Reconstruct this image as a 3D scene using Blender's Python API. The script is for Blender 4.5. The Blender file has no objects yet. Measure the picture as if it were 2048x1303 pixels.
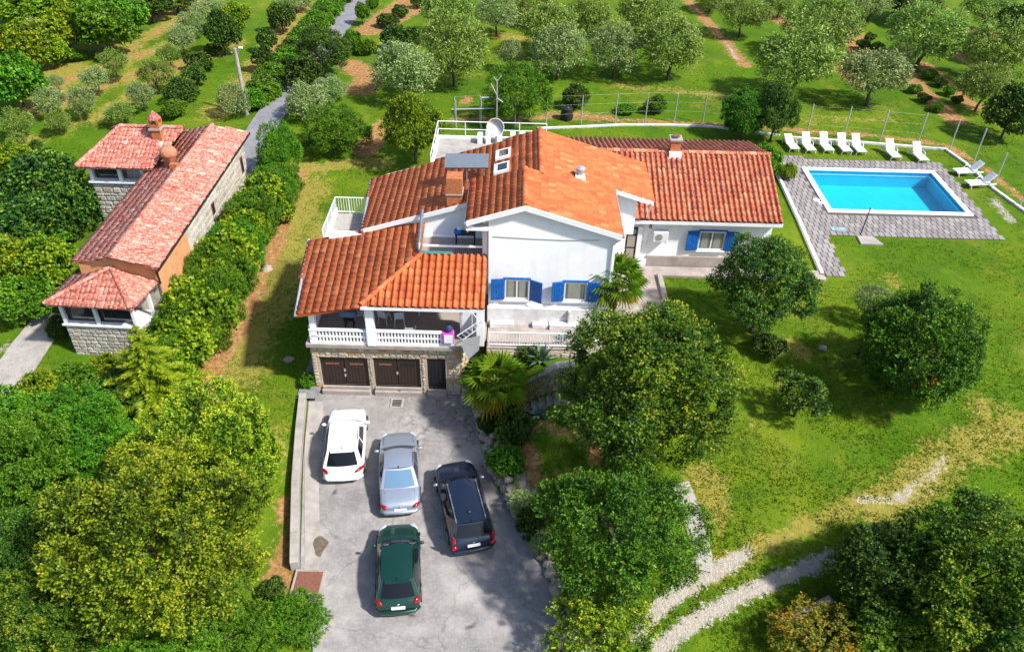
import bpy, math, random
import numpy as np
from mathutils import Vector, Matrix
random.seed(7); rng = np.random.default_rng(7)
R = math.radians
SC = bpy.context.scene
COL = SC.collection

# ------------------------------------------------------------------ camera, sky, sun, exposure
F_PX, PITCH, ROLL, CAM_H = 1620.0, 37.0, 1.5, 27.5      # focal length in pixels of a 2048 px wide picture
_p, _r = R(PITCH), R(ROLL)
fw = np.array([0, math.cos(_p), -math.sin(_p)]); up0 = np.array([0, math.sin(_p), math.cos(_p)]); rt0 = np.array([1.0, 0, 0])
CR = rt0 * math.cos(_r) + up0 * math.sin(_r); CU = up0 * math.cos(_r) - rt0 * math.sin(_r)
CC = np.array([0, 0, CAM_H])
cam_d = bpy.data.cameras.new('camera'); cam = bpy.data.objects.new('camera', cam_d); COL.objects.link(cam)
cam_d.sensor_width = 36; cam_d.lens = F_PX / 2048 * 36; cam_d.clip_end = 1500; cam_d.clip_start = 0.5
cam.matrix_world = Matrix(((CR[0], CU[0], -fw[0], 0), (CR[1], CU[1], -fw[1], 0), (CR[2], CU[2], -fw[2], CAM_H), (0, 0, 0, 1)))
SC.camera = cam

SUN = Vector((0.595, -0.294, 0.749)).normalized()
world = bpy.data.worlds.new('World'); SC.world = world; world.use_nodes = True
wn = world.node_tree
sky = wn.nodes.new('ShaderNodeTexSky'); sky.sky_type = 'NISHITA'; sky.sun_disc = False
sky.sun_elevation = math.asin(SUN.z); sky.sun_rotation = math.atan2(SUN.x, SUN.y); sky.air_density = 1.0; sky.dust_density = 1.5
bg = wn.nodes['Background']; bg.inputs['Strength'].default_value = 0.125
wn.links.new(sky.outputs[0], bg.inputs['Color'])
sd = bpy.data.lights.new('sun', 'SUN'); sd.energy = 4.5; sd.angle = R(3.0); sd.color = (1, 0.955, 0.88)
sun = bpy.data.objects.new('sun', sd); COL.objects.link(sun); sun.location = (40, -20, 60)
sun.rotation_euler = SUN.to_track_quat('Z', 'Y').to_euler()
SC.view_settings.view_transform = 'Standard'; SC.view_settings.look = 'None'
SC.view_settings.exposure = 0.7; SC.view_settings.gamma = 1; SC.view_settings.use_curve_mapping = False
SC.render.engine = 'CYCLES'
SC.cycles.max_bounces = 6; SC.cycles.transparent_max_bounces = 6; SC.cycles.diffuse_bounces = 3

def ray(px, py): return fw + CR * (px - 1024) / F_PX - CU * (py - 651.5) / F_PX
def at(px, py, z=0.0):                                   # where the sight line meets the level z
    d = ray(px, py); return CC + d * ((z - CAM_H) / d[2])
def aty(px, py, y):
    d = ray(px, py); return CC + d * (y / d[1])

# ------------------------------------------------------------------ terrain height
def ss(t): t = np.clip(t, 0, 1); return t * t * (3 - 2 * t)
EDGE_Y = [8, 16.7, 20.2, 25.5, 30.2, 31]; EDGE_X = [4.0, 2.6, 1.5, -0.9, -1.9, -2.2]     # right edge of the driveway
def hz(x, y):
    x = np.asarray(x, float); y = np.asarray(y, float)
    zl = 0.2 + 1.5 * ss((y - 30) / 20) + 1.3 * ss((y - 48) / 12)
    zl = np.where(x < -17.5, zl - 0.25 * ss((-17.5 - x) / 3), zl)
    zr = 3.0 * np.clip((y - 15.5) / 17.0, 0, 1) ** 0.9
    xe = np.interp(y, EDGE_Y, EDGE_X)
    low = zr * ss((x - xe) / 4.2 + 0.12) * (x > xe)
    ld = 0.25 * ss((-10.1 - x) / 0.8)
    front = np.where(x < -9, ld, low)
    t = ss((x + 9.5) / 6.0)
    back = zl * (1 - t) + np.maximum(zr, 0) * t
    m = ss((y - 30.4) / 1.6)
    m = np.where(x > 4.0, ss((y - 20) / 10), m)
    z = front * (1 - m) + back * m
    z = np.where(x < -10.5, np.where(y > 30, zl, ld), z)
    far = 0.012 * np.clip(y - 55, 0, 200)
    return z + far
def hz1(x, y): return float(hz(np.array([x]), np.array([y]))[0])
def G(px, py, dz=0.0):                                   # where the sight line meets the ground
    z = 1.0
    for _ in range(25):
        p = at(px, py, z + dz); z = 0.5 * z + 0.5 * hz1(p[0], p[1])
    p = at(px, py, z + dz); return Vector((p[0], p[1], z + dz))

# ------------------------------------------------------------------ helpers
WL = {}
class MB:
    def __init__(s): s.v = []; s.f = []
    def add(s, vs, fs):
        n = len(s.v); s.v += [tuple(map(float, v)) for v in vs]; s.f += [tuple(i + n for i in f) for f in fs]; return s
    def box(s, x0, x1, y0, y1, z0, z1):
        return s.add([(x0, y0, z0), (x1, y0, z0), (x1, y1, z0), (x0, y1, z0), (x0, y0, z1), (x1, y0, z1), (x1, y1, z1), (x0, y1, z1)],
                     [(3, 2, 1, 0), (4, 5, 6, 7), (0, 1, 5, 4), (1, 2, 6, 5), (2, 3, 7, 6), (3, 0, 4, 7)])
    def prism(s, poly, off):
        n = len(poly); off = Vector(off); a = [Vector(p) for p in poly]
        nrm = Vector((0, 0, 0))
        for i in range(n): nrm += a[i].cross(a[(i + 1) % n])
        if nrm.dot(off) < 0: a.reverse()
        b = [p + off for p in a]
        return s.add(a + b, [tuple(range(n - 1, -1, -1)), tuple(range(n, 2 * n))] + [(i, (i + 1) % n, n + (i + 1) % n, n + i) for i in range(n)])
    def quad(s, *p): return s.add(p, [tuple(range(len(p)))])
    def tube(s, pts, r, n=8, cap=True):
        pts = [Vector(p) for p in pts]; rs = r if isinstance(r, (list, tuple)) else [r] * len(pts)
        base = len(s.v); ref = None
        for i, p in enumerate(pts):
            d = (pts[min(i + 1, len(pts) - 1)] - pts[max(i - 1, 0)]).normalized()
            if ref is None: ref = Vector((0, 0, 1)) if abs(d.z) < 0.9 else Vector((1, 0, 0))
            a = d.cross(ref).normalized(); b = d.cross(a).normalized(); ref = -b if False else ref
            for k in range(n):
                t = 2 * math.pi * k / n; q = p + (a * math.cos(t) + b * math.sin(t)) * rs[i]; s.v.append(tuple(q))
        for i in range(len(pts) - 1):
            for k in range(n):
                A = base + i * n + k; B = base + i * n + (k + 1) % n; s.f.append((A, A + n, B + n, B))
        if cap:
            s.f.append(tuple(base + k for k in range(n))); m = base + (len(pts) - 1) * n; s.f.append(tuple(m + n - 1 - k for k in range(n)))
        return s
    def lathe(s, prof, c=(0, 0, 0), n=16, axis='z'):
        base = len(s.v)
        for r, h in prof:
            for k in range(n):
                t = 2 * math.pi * k / n; a, b = r * math.cos(t), r * math.sin(t)
                p = {'z': (a, b, h), 'y': (a, h, -b), 'x': (h, a, b)}[axis]
                s.v.append((c[0] + p[0], c[1] + p[1], c[2] + p[2]))
        for i in range(len(prof) - 1):
            for k in range(n):
                A = base + i * n + k; B = base + i * n + (k + 1) % n; s.f.append((A, B, B + n, A + n))
        s.f.append(tuple(base + n - 1 - k for k in range(n))); m = base + (len(prof) - 1) * n; s.f.append(tuple(m + k for k in range(n)))
        return s
    def mesh(s, name, mat, smooth=False):
        me = bpy.data.meshes.new(name); me.from_pydata(s.v, [], s.f)
        if mat: me.materials.append(mat)
        if smooth: me.polygons.foreach_set('use_smooth', [True] * len(me.polygons))
        me.update(); return me
def link(name, me, parent=None, local=False, loc=None):
    o = bpy.data.objects.new(name, me); COL.objects.link(o)
    if parent: o.parent = parent
    if loc is not None: o.location = loc
    return o
def wloc(o):
    return WL.get(o, Vector((0, 0, 0)))
def obj(name, mb, mat, parent=None, smooth=False, bevel=0, sub=0):   # vertices in world space; parent may be a thing or a part
    off = wloc(parent) if parent else Vector((0, 0, 0))
    if off.length: mb.v = [(v[0] - off.x, v[1] - off.y, v[2] - off.z) for v in mb.v]
    o = link(name, mb.mesh(name, mat, smooth), parent)
    if parent: WL[o] = off
    if bevel:
        b = o.modifiers.new('bevel', 'BEVEL'); b.width = bevel; b.segments = 2; b.limit_method = 'ANGLE'
    if sub:
        m = o.modifiers.new('sub', 'SUBSURF'); m.levels = sub; m.render_levels = sub
    return o
def thing(name, label, cat, loc=(0, 0, 0), rz=0, group=None):
    o = bpy.data.objects.new(name, None); COL.objects.link(o); o.empty_display_size = 0.3
    o.location = loc; o.rotation_euler = (0, 0, rz); WL[o] = Vector(loc)
    tag(o, label, cat, group); return o
def tag(o, label=None, cat=None, group=None, kind=None):
    if label: o['label'] = label
    if cat: o['category'] = cat
    if group: o['group'] = group
    if kind: o['kind'] = kind
    return o
def dup(root, loc, rz=0, label=None, scale=None):
    c = root.copy(); COL.objects.link(c); c.location = loc; c.rotation_euler = (0, 0, rz)
    if label: c['label'] = label
    if scale: c.scale = scale
    for ch in root.children:
        k = ch.copy(); COL.objects.link(k); k.parent = c
        for g in ch.children:
            q = g.copy(); COL.objects.link(q); q.parent = k
    return c

# ------------------------------------------------------------------ materials
class N:
    def __init__(s, name):
        s.m = bpy.data.materials.new(name); s.m.use_nodes = True; s.t = s.m.node_tree
        s.b = s.t.nodes['Principled BSDF']; s.out = s.t.nodes['Material Output']
    def n(s, typ, **k):
        x = s.t.nodes.new(typ)
        for a, v in k.items():
            if a.startswith('_'): x.inputs[a[1:].replace('_', ' ')].default_value = v
            else: setattr(x, a, v)
        return x
    def l(s, a, b): s.t.links.new(a, b)
    def coord(s): return s.n('ShaderNodeTexCoord').outputs['Object']
    def noise(s, scale, det=4, rough=0.6, vec=None, sx=None):
        x = s.n('ShaderNodeTexNoise'); x.inputs['Scale'].default_value = scale; x.inputs['Detail'].default_value = det; x.inputs['Roughness'].default_value = rough
        if vec is None: vec = s.n('ShaderNodeNewGeometry').outputs['Position']
        if sx:
            mp = s.n('ShaderNodeMapping'); mp.inputs['Scale'].default_value = sx; s.l(vec, mp.inputs[0]); vec = mp.outputs[0]
        s.l(vec, x.inputs['Vector']); return x.outputs[0]
    def ramp(s, fac, stops):
        x = s.n('ShaderNodeValToRGB'); r = x.color_ramp
        while len(r.elements) < len(stops): r.elements.new(0.5)
        for e, (p, c) in zip(r.elements, stops):
            e.position = p; e.color = (c, c, c, 1) if isinstance(c, (int, float)) else (*c, 1)
        s.l(fac, x.inputs[0]); return x.outputs[0]
    def mix(s, fac, a, b, mode='MIX'):
        x = s.n('ShaderNodeMix', data_type='RGBA', blend_type=mode)
        for k, v in ((0, fac), (6, a), (7, b)):
            if hasattr(v, 'links'): s.l(v, x.inputs[k])
            else: x.inputs[k].default_value = v if isinstance(v, (int, float)) else (*v, 1)
        return x.outputs[2]
    def math(s, op, a, b=None, c=None):
        x = s.n('ShaderNodeMath', operation=op)
        for i, v in enumerate((a, b, c)):
            if v is None: continue
            if hasattr(v, 'links'): s.l(v, x.inputs[i])
            else: x.inputs[i].default_value = v
        return x.outputs[0]
    def attr(s, name): return s.n('ShaderNodeAttribute', attribute_name=name)
    def bump(s, h, strength=0.4, dist=0.02):
        x = s.n('ShaderNodeBump'); x.inputs['Strength'].default_value = strength; x.inputs['Distance'].default_value = dist
        s.l(h, x.inputs['Height']); s.l(x.outputs[0], s.b.inputs['Normal'])
    def col(s, c, rough=0.6, metal=0.0, spec=0.5):
        if hasattr(c, 'links'): s.l(c, s.b.inputs['Base Color'])
        else: s.b.inputs['Base Color'].default_value = (*c, 1)
        s.b.inputs['Roughness'].default_value = rough; s.b.inputs['Metallic'].default_value = metal
        s.b.inputs['Specular IOR Level'].default_value = spec; return s.m
def mat_simple(name, c, rough=0.6, metal=0.0, var=0.15, scale=3.0, spec=0.5, bump=0.0, coat=0.0):
    n = N(name); f = n.noise(scale, 5, 0.65)
    c2 = tuple(x * (1 - var) for x in c); c3 = tuple(min(1, x * (1 + var * 0.6)) for x in c)
    m = n.col(n.ramp(f, [(0.3, c2), (0.7, c3)]), rough, metal, spec)
    if bump: n.bump(n.noise(scale * 8, 4), bump, 0.02)
    if coat: n.b.inputs['Coat Weight'].default_value = coat; n.b.inputs['Coat Roughness'].default_value = 0.04
    return m
def mat_tile(name, stops, lichen=0.0, lcol=(0.5, 0.4, 0.33), rough=0.75):
    n = N(name); t = n.attr('tint').outputs['Fac']
    c = n.ramp(t, stops)
    f = n.noise(1.1, 4, 0.7); c = n.mix(n.ramp(f, [(0.45, 0.0), (0.75, 0.55)]), c, (0.16, 0.035, 0.018))
    g = n.noise(9, 4, 0.7); c = n.mix(n.ramp(g, [(0.5, 0.0), (0.8, 0.4)]), c, (0.5, 0.2, 0.1))
    if lichen:
        h = n.noise(8, 5, 0.75); c = n.mix(n.ramp(h, [(0.48, 0.0), (0.6, lichen)]), c, lcol)
    n.col(c, rough, 0, 0.3); n.bump(n.noise(40, 3), 0.25, 0.01); return n.m
def mat_leaf(name, stops, trans=0.25, rough=0.5):
    n = N(name); t = n.attr('tint').outputs['Fac']
    c = n.ramp(t, stops)
    hs = n.n('ShaderNodeHueSaturation'); rnd = n.n('ShaderNodeObjectInfo').outputs['Random']
    n.l(c, hs.inputs['Color']); n.l(n.math('MULTIPLY_ADD', rnd, 0.3), hs.inputs['Value'])
    mm = hs.inputs['Value'].links[0].from_node; mm.inputs[2].default_value = 0.85
    h2 = n.math('MULTIPLY_ADD', rnd, 0.03); h2.node.inputs[2].default_value = 0.485; n.l(h2, hs.inputs['Hue'])
    c = hs.outputs[0]
    n.col(c, rough, 0, 0.25)
    tr = n.n('ShaderNodeBsdfTranslucent'); n.l(c, tr.inputs[0])
    mx = n.n('ShaderNodeMixShader'); mx.inputs[0].default_value = trans
    n.l(n.b.outputs[0], mx.inputs[1]); n.l(tr.outputs[0], mx.inputs[2]); n.l(mx.outputs[0], n.out.inputs[0]); return n.m

M = {}
def mat_plaster():
    n = N('white_plaster'); f = n.noise(0.7, 6, 0.7); g = n.noise(2.5, 4, 0.6, sx=(1, 1, 0.18))
    c = n.ramp(f, [(0.3, (0.8, 0.8, 0.82)), (0.6, (0.88, 0.88, 0.89))])
    c = n.mix(n.ramp(g, [(0.54, 0.0), (0.8, 0.3)]), c, (0.5, 0.48, 0.45))
    n.col(c, 0.85, 0, 0.2); n.bump(n.noise(30, 3), 0.15, 0.01); return n.m
M['plaster'] = mat_plaster()
M['white'] = mat_simple('white_paint', (0.78, 0.79, 0.8), 0.5, var=0.08)
M['plastic'] = mat_simple('white_plastic', (0.7, 0.71, 0.73), 0.35, var=0.04)
M['grey_metal'] = mat_simple('grey_metal', (0.42, 0.46, 0.5), 0.4, 0.4)
M['duct'] = mat_simple('blue_grey_duct', (0.14, 0.2, 0.25), 0.4, 0.3)
M['galv'] = mat_simple('galvanised_steel', (0.5, 0.52, 0.54), 0.45, 0.5)
M['blue'] = mat_simple('blue_shutter_paint', (0.006, 0.115, 0.44), 0.5, var=0.4, scale=4)
M['dkwood'] = mat_simple('dark_brown_wood', (0.032, 0.017, 0.012), 0.55, var=0.3, scale=5)
M['black'] = mat_simple('black_metal', (0.012, 0.011, 0.012), 0.45)
M['rubber'] = mat_simple('black_rubber', (0.015, 0.015, 0.016), 0.8)
M['concrete'] = mat_simple('pale_concrete', (0.34, 0.315, 0.29), 0.9, var=0.3, scale=1.6, bump=0.3)
M['warmconc'] = mat_simple('warm_concrete', (0.34, 0.29, 0.265), 0.9, var=0.3, scale=1.5, bump=0.3)
M['bench'] = mat_simple('worn_white_masonry', (0.62, 0.61, 0.61), 0.9, var=0.25, scale=2)
M['floor'] = mat_simple('taupe_floor_tile', (0.33, 0.28, 0.25), 0.6, var=0.15)
M['brick'] = mat_simple('orange_brick', (0.42, 0.14, 0.05), 0.85, var=0.35, scale=6, bump=0.3)
M['orange_plaster'] = mat_simple('orange_plaster', (0.58, 0.27, 0.12), 0.9, var=0.2, scale=2, bump=0.2)
M['rust'] = mat_simple('rusty_iron', (0.19, 0.075, 0.05), 0.8, var=0.3, scale=8)
M['curtain'] = mat_simple('grey_curtain', (0.26, 0.27, 0.22), 0.8, var=0.2)
M['green'] = mat_simple('green_plastic', (0.01, 0.32, 0.11), 0.4)
M['pink'] = mat_simple('magenta_cloth', (0.7, 0.05, 0.55), 0.8)
M['navy'] = mat_simple('navy_cloth', (0.02, 0.035, 0.1), 0.7)
M['bluecloth'] = mat_simple('blue_grey_cloth', (0.12, 0.2, 0.33), 0.7)
M['teal'] = mat_simple('teal_pipe', (0.05, 0.2, 0.17), 0.4)
M['ceiling'] = mat_simple('ceiling_boards', (0.5, 0.45, 0.4), 0.8)
M['bark'] = mat_simple('tree_bark', (0.09, 0.065, 0.045), 0.95, var=0.5, scale=6, bump=0.6)
M['fibre'] = mat_simple('palm_fibre', (0.06, 0.035, 0.02), 0.95, var=0.6, scale=10, bump=0.8)
M['rock'] = mat_simple('pale_rock', (0.36, 0.31, 0.25), 0.95, var=0.4, scale=4, bump=0.6)
M['wood'] = mat_simple('weathered_wood', (0.32, 0.28, 0.25), 0.9, var=0.4, scale=7)
M['mortar'] = mat_simple('pale_mortar', (0.42, 0.36, 0.28), 0.95, var=0.25, scale=5, bump=0.5)
M['palemortar'] = mat_simple('pale_grey_mortar', (0.4, 0.375, 0.33), 0.95, var=0.3, scale=5, bump=0.6)
M['greystone'] = mat_simple('grey_mortar', (0.2, 0.2, 0.2), 0.95, var=0.4, scale=4, bump=0.5)
M['dirtplaster'] = mat_simple('weathered_pale_plaster', (0.5, 0.46, 0.38), 0.95, var=0.4, scale=1.3, bump=0.4)
def mat_stone(name, stops):
    n = N(name); t = n.attr('tint').outputs['Fac']; c = n.ramp(t, stops)
    f = n.noise(7, 5, 0.7); c = n.mix(n.ramp(f, [(0.35, 0.35), (0.65, 0.0)]), c, (0.2, 0.15, 0.1))
    n.col(c, 0.9, 0, 0.25); n.bump(n.noise(18, 5), 0.6, 0.03); return n.m
M['ochre_stone'] = mat_stone('ochre_stone', [(0, (0.48, 0.39, 0.29)), (0.5, (0.62, 0.52, 0.39)), (0.66, (0.52, 0.32, 0.1)), (0.76, (0.46, 0.24, 0.06)), (0.84, (0.66, 0.57, 0.46)), (1, (0.38, 0.29, 0.21))])
M['grey_stone'] = mat_stone('grey_stone', [(0, (0.4, 0.38, 0.34)), (0.5, (0.5, 0.47, 0.41)), (0.8, (0.34, 0.3, 0.25)), (1, (0.56, 0.53, 0.47))])
M['tile'] = mat_tile('terracotta_tile', [(0, (0.4, 0.078, 0.024)), (0.4, (0.5, 0.112, 0.032)), (0.75, (0.55, 0.14, 0.044)), (1, (0.6, 0.2, 0.08))])
M['barrel'] = mat_tile('barrel_tile', [(0, (0.27, 0.055, 0.028)), (0.35, (0.44, 0.095, 0.035)), (0.7, (0.52, 0.14, 0.052)), (1, (0.62, 0.3, 0.16))], 0.4)
M['oldtile'] = mat_tile('old_mottled_tile', [(0, (0.3, 0.06, 0.04)), (0.4, (0.44, 0.1, 0.065)), (0.7, (0.5, 0.14, 0.095)), (0.9, (0.54, 0.22, 0.16)), (1, (0.64, 0.45, 0.38))], 0.62, (0.66, 0.48, 0.41))
def mat_glass(name, c=(0.02, 0.025, 0.03), rough=0.03):
    n = N(name); n.col(c, rough, 0, 0.9); return n.m
M['glass'] = mat_glass('dark_glass'); M['carglass'] = mat_glass('car_glass', (0.006, 0.007, 0.009), 0.02); M['carglass'].node_tree.nodes['Principled BSDF'].inputs['Specular IOR Level'].default_value = 0.45
M['skytint_glass'] = mat_glass('rear_glass_painted_sky_reflection', (0.11, 0.2, 0.3), 0.08)  # pale blue sky reflection put into the colour of the rear glass
M['winglass'] = mat_glass('window_pane', (0.13, 0.14, 0.12), 0.05)
def mat_paint(name, c, metal, rough=0.25):
    n = N(name); n.col(c, rough, metal, 0.5); n.b.inputs['Coat Weight'].default_value = 0.8; n.b.inputs['Coat Roughness'].default_value = 0.05
    g = n.noise(2.0, 3); n.l(n.ramp(g, [(0.3, rough), (0.8, rough + 0.15)]), n.b.inputs['Roughness']); return n.m
M['car_white'] = mat_paint('white_car_paint', (0.8, 0.8, 0.82), 0.0, 0.3)
M['car_silver'] = mat_paint('silver_car_paint', (0.36, 0.41, 0.5), 0.6, 0.35)
M['car_blue'] = mat_paint('dark_blue_car_paint', (0.008, 0.016, 0.04), 0.3, 0.3)
M['car_green'] = mat_paint('dark_green_car_paint', (0.002, 0.04, 0.027), 0.35, 0.3)
M['taillight'] = mat_simple('red_light_lens', (0.3, 0.006, 0.01), 0.15, var=0.2)
M['headlight'] = mat_simple('clear_light_lens', (0.6, 0.62, 0.65), 0.12, 0.3)
M['chrome'] = mat_simple('chrome_trim', (0.6, 0.62, 0.64), 0.2, 0.9)

def mat_ground():
    n = N('grassy_ground'); pos = n.n('ShaderNodeNewGeometry').outputs['Position']
    a = n.attr('mask'); sp = n.n('ShaderNodeSeparateColor'); n.l(a.outputs['Color'], sp.inputs[0])
    big = n.noise(0.13, 5, 0.6, pos); mid = n.noise(0.8, 5, 0.7, pos); fine = n.noise(4.5, 5, 0.75, pos); vf = n.noise(14, 3, 0.7, pos)
    s = n.math('ADD', n.math('MULTIPLY', big, 0.6), n.math('ADD', n.math('MULTIPLY', mid, 0.28), n.math('MULTIPLY', fine, 0.16)))
    g = n.ramp(s, [(0.36, (0.045, 0.116, 0.004)), (0.5, (0.088, 0.168, 0.006)), (0.62, (0.148, 0.205, 0.01)), (0.75, (0.24, 0.25, 0.025))])
    g = n.mix(n.ramp(vf, [(0.35, 0.4), (0.6, 0.0)]), g, (0.03, 0.08, 0.004))
    g = n.mix(n.ramp(n.noise(0.42, 4, 0.65, pos), [(0.46, 0.0), (0.64, 0.55)]), g, (0.05, 0.11, 0.008))
    g = n.mix(n.ramp(n.noise(0.27, 5, 0.7, pos, (1.3, 0.8, 1)), [(0.55, 0.0), (0.7, 0.5)]), g, (0.22, 0.22, 0.03))
    def masked(ch, soft, lo=0.38, hi=0.56):
        e = n.math('ADD', ch, n.math('MULTIPLY', n.math('SUBTRACT', n.math('ADD', n.math('MULTIPLY', mid, 0.5), n.math('MULTIPLY', fine, 0.5)), 0.5), soft))
        return n.ramp(e, [(lo, 0.0), (hi, 1.0)])
    dryc = n.ramp(fine, [(0.3, (0.2, 0.19, 0.022)), (0.7, (0.38, 0.28, 0.08))])
    g = n.mix(n.math('MULTIPLY', masked(sp.outputs[2], 1.8), 0.8), g, dryc)
    soil = n.ramp(fine, [(0.3, (0.19, 0.09, 0.03)), (0.52, (0.33, 0.175, 0.065)), (0.72, (0.47, 0.33, 0.19))])
    g = n.mix(masked(sp.outputs[0], 1.6), g, soil)
    grav = n.ramp(n.noise(7, 5, 0.8, pos), [(0.3, (0.23, 0.2, 0.155)), (0.5, (0.38, 0.335, 0.28)), (0.7, (0.48, 0.44, 0.385))])
    g = n.mix(masked(sp.outputs[1], 1.35), g, grav)
    n.col(g, 0.95, 0, 0.1)
    h = n.math('ADD', n.math('MULTIPLY', fine, 0.6), n.math('MULTIPLY', vf, 0.4)); n.bump(h, 0.9, 0.12); return n.m
M['ground'] = mat_ground()
def mat_drive():
    n = N('patchy_asphalt'); big = n.noise(0.35, 5, 0.65); mid = n.noise(1.3, 6, 0.75); fine = n.noise(9, 4, 0.7)
    c = n.ramp(n.math('ADD', n.math('MULTIPLY', big, 0.6), n.math('MULTIPLY', mid, 0.4)), [(0.36, (0.165, 0.157, 0.155)), (0.5, (0.245, 0.232, 0.227)), (0.6, (0.34, 0.32, 0.308)), (0.72, (0.43, 0.405, 0.39))])
    c = n.mix(n.ramp(fine, [(0.5, 0.0), (0.72, 0.5)]), c, (0.42, 0.4, 0.38)); c = n.mix(n.ramp(n.noise(3.1, 6, 0.8), [(0.55, 0.0), (0.7, 0.45)]), c, (0.44, 0.41, 0.39))
    pos = n.n('ShaderNodeNewGeometry').outputs['Position']
    v = n.n('ShaderNodeTexVoronoi', feature='DISTANCE_TO_EDGE'); v.inputs['Scale'].default_value = 0.21
    wv = n.n('ShaderNodeVectorMath', operation='ADD'); nz = n.n('ShaderNodeTexNoise'); nz.inputs['Scale'].default_value = 1.2; nz.inputs['Detail'].default_value = 6
    n.l(pos, nz.inputs['Vector']); n.l(pos, wv.inputs[0]); n.l(nz.outputs['Color'], wv.inputs[1]); n.l(wv.outputs[0], v.inputs['Vector'])
    c = n.mix(n.ramp(v.outputs['Distance'], [(0.0, 0.4), (0.008, 0.0)]), c, (0.07, 0.065, 0.06))
    # broken cobble patch near the garage and oil spots
    sx = n.n('ShaderNodeSeparateXYZ'); n.l(pos, sx.inputs[0])
    v2 = n.n('ShaderNodeTexVoronoi', feature='DISTANCE_TO_EDGE'); v2.inputs['Scale'].default_value = 2.3; n.l(wv.outputs[0], v2.inputs['Vector'])
    reg = n.math('MULTIPLY', n.ramp(n.math('MULTIPLY', sx.outputs[1], 1 / 32), [(0.8, 0.0), (0.87, 1.0)]), n.ramp(n.math('MULTIPLY_ADD', sx.outputs[0], 0.1, 0.6), [(0.0, 0.0), (0.15, 1.0)]))
    cob = n.ramp(v2.outputs['Distance'], [(0.0, (0.08, 0.075, 0.075)), (0.12, (0.22, 0.21, 0.21)), (0.4, (0.34, 0.32, 0.31))])
    c = n.mix(n.math('MULTIPLY', reg, n.ramp(mid, [(0.42, 0.0), (0.6, 0.85)])), c, cob)
    o = n.n('ShaderNodeTexVoronoi'); o.inputs['Scale'].default_value = 0.55; n.l(wv.outputs[0], o.inputs['Vector'])
    c = n.mix(n.ramp(o.outputs['Distance'], [(0.03, 0.8), (0.12, 0.0)]), c, (0.03, 0.028, 0.027))
    n.col(c, 0.88, 0, 0.2); n.bump(n.math('ADD', fine, mid), 0.35, 0.02); return n.m
M['drive'] = mat_drive()
M['road'] = mat_simple('grey_road_asphalt', (0.2, 0.2, 0.22), 0.9, var=0.25, scale=1.2, bump=0.3)
def mat_water():
    n = N('pool_water'); t = n.t
    tr = n.n('ShaderNodeBsdfTransparent'); tr.inputs[0].default_value = (0.62, 0.93, 0.99, 1)
    gl = n.n('ShaderNodeBsdfGlossy'); gl.inputs['Roughness'].default_value = 0.04
    fr = n.n('ShaderNodeFresnel'); fr.inputs[0].default_value = 1.33
    bp = n.n('ShaderNodeBump'); bp.inputs['Strength'].default_value = 0.5; bp.inputs['Distance'].default_value = 0.08; n.l(n.noise(2.2, 4, 0.6), bp.inputs['Height'])
    n.l(bp.outputs[0], gl.inputs['Normal']); n.l(bp.outputs[0], fr.inputs['Normal'])
    mx = n.n('ShaderNodeMixShader'); n.l(fr.outputs[0], mx.inputs[0]); n.l(tr.outputs[0], mx.inputs[1]); n.l(gl.outputs[0], mx.inputs[2]); n.l(mx.outputs[0], n.out.inputs[0]); return n.m
M['water'] = mat_water()
M['basin'] = mat_simple('blue_pool_liner', (0.004, 0.52, 0.7), 0.6, var=0.08, scale=1.2)
M['band'] = mat_simple('blue_tile_band', (0.01, 0.27, 0.5), 0.3, var=0.2, scale=6)
M['paver'] = mat_stone('grey_paver', [(0, (0.21, 0.195, 0.2)), (0.5, (0.255, 0.24, 0.245)), (1, (0.31, 0.292, 0.298))])
M['joint'] = mat_simple('dark_joint_sand', (0.09, 0.075, 0.065), 0.95, var=0.3, scale=6)
M['solar'] = mat_simple('solar_glass', (0.16, 0.19, 0.23), 0.18, 0.2, var=0.1)

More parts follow.
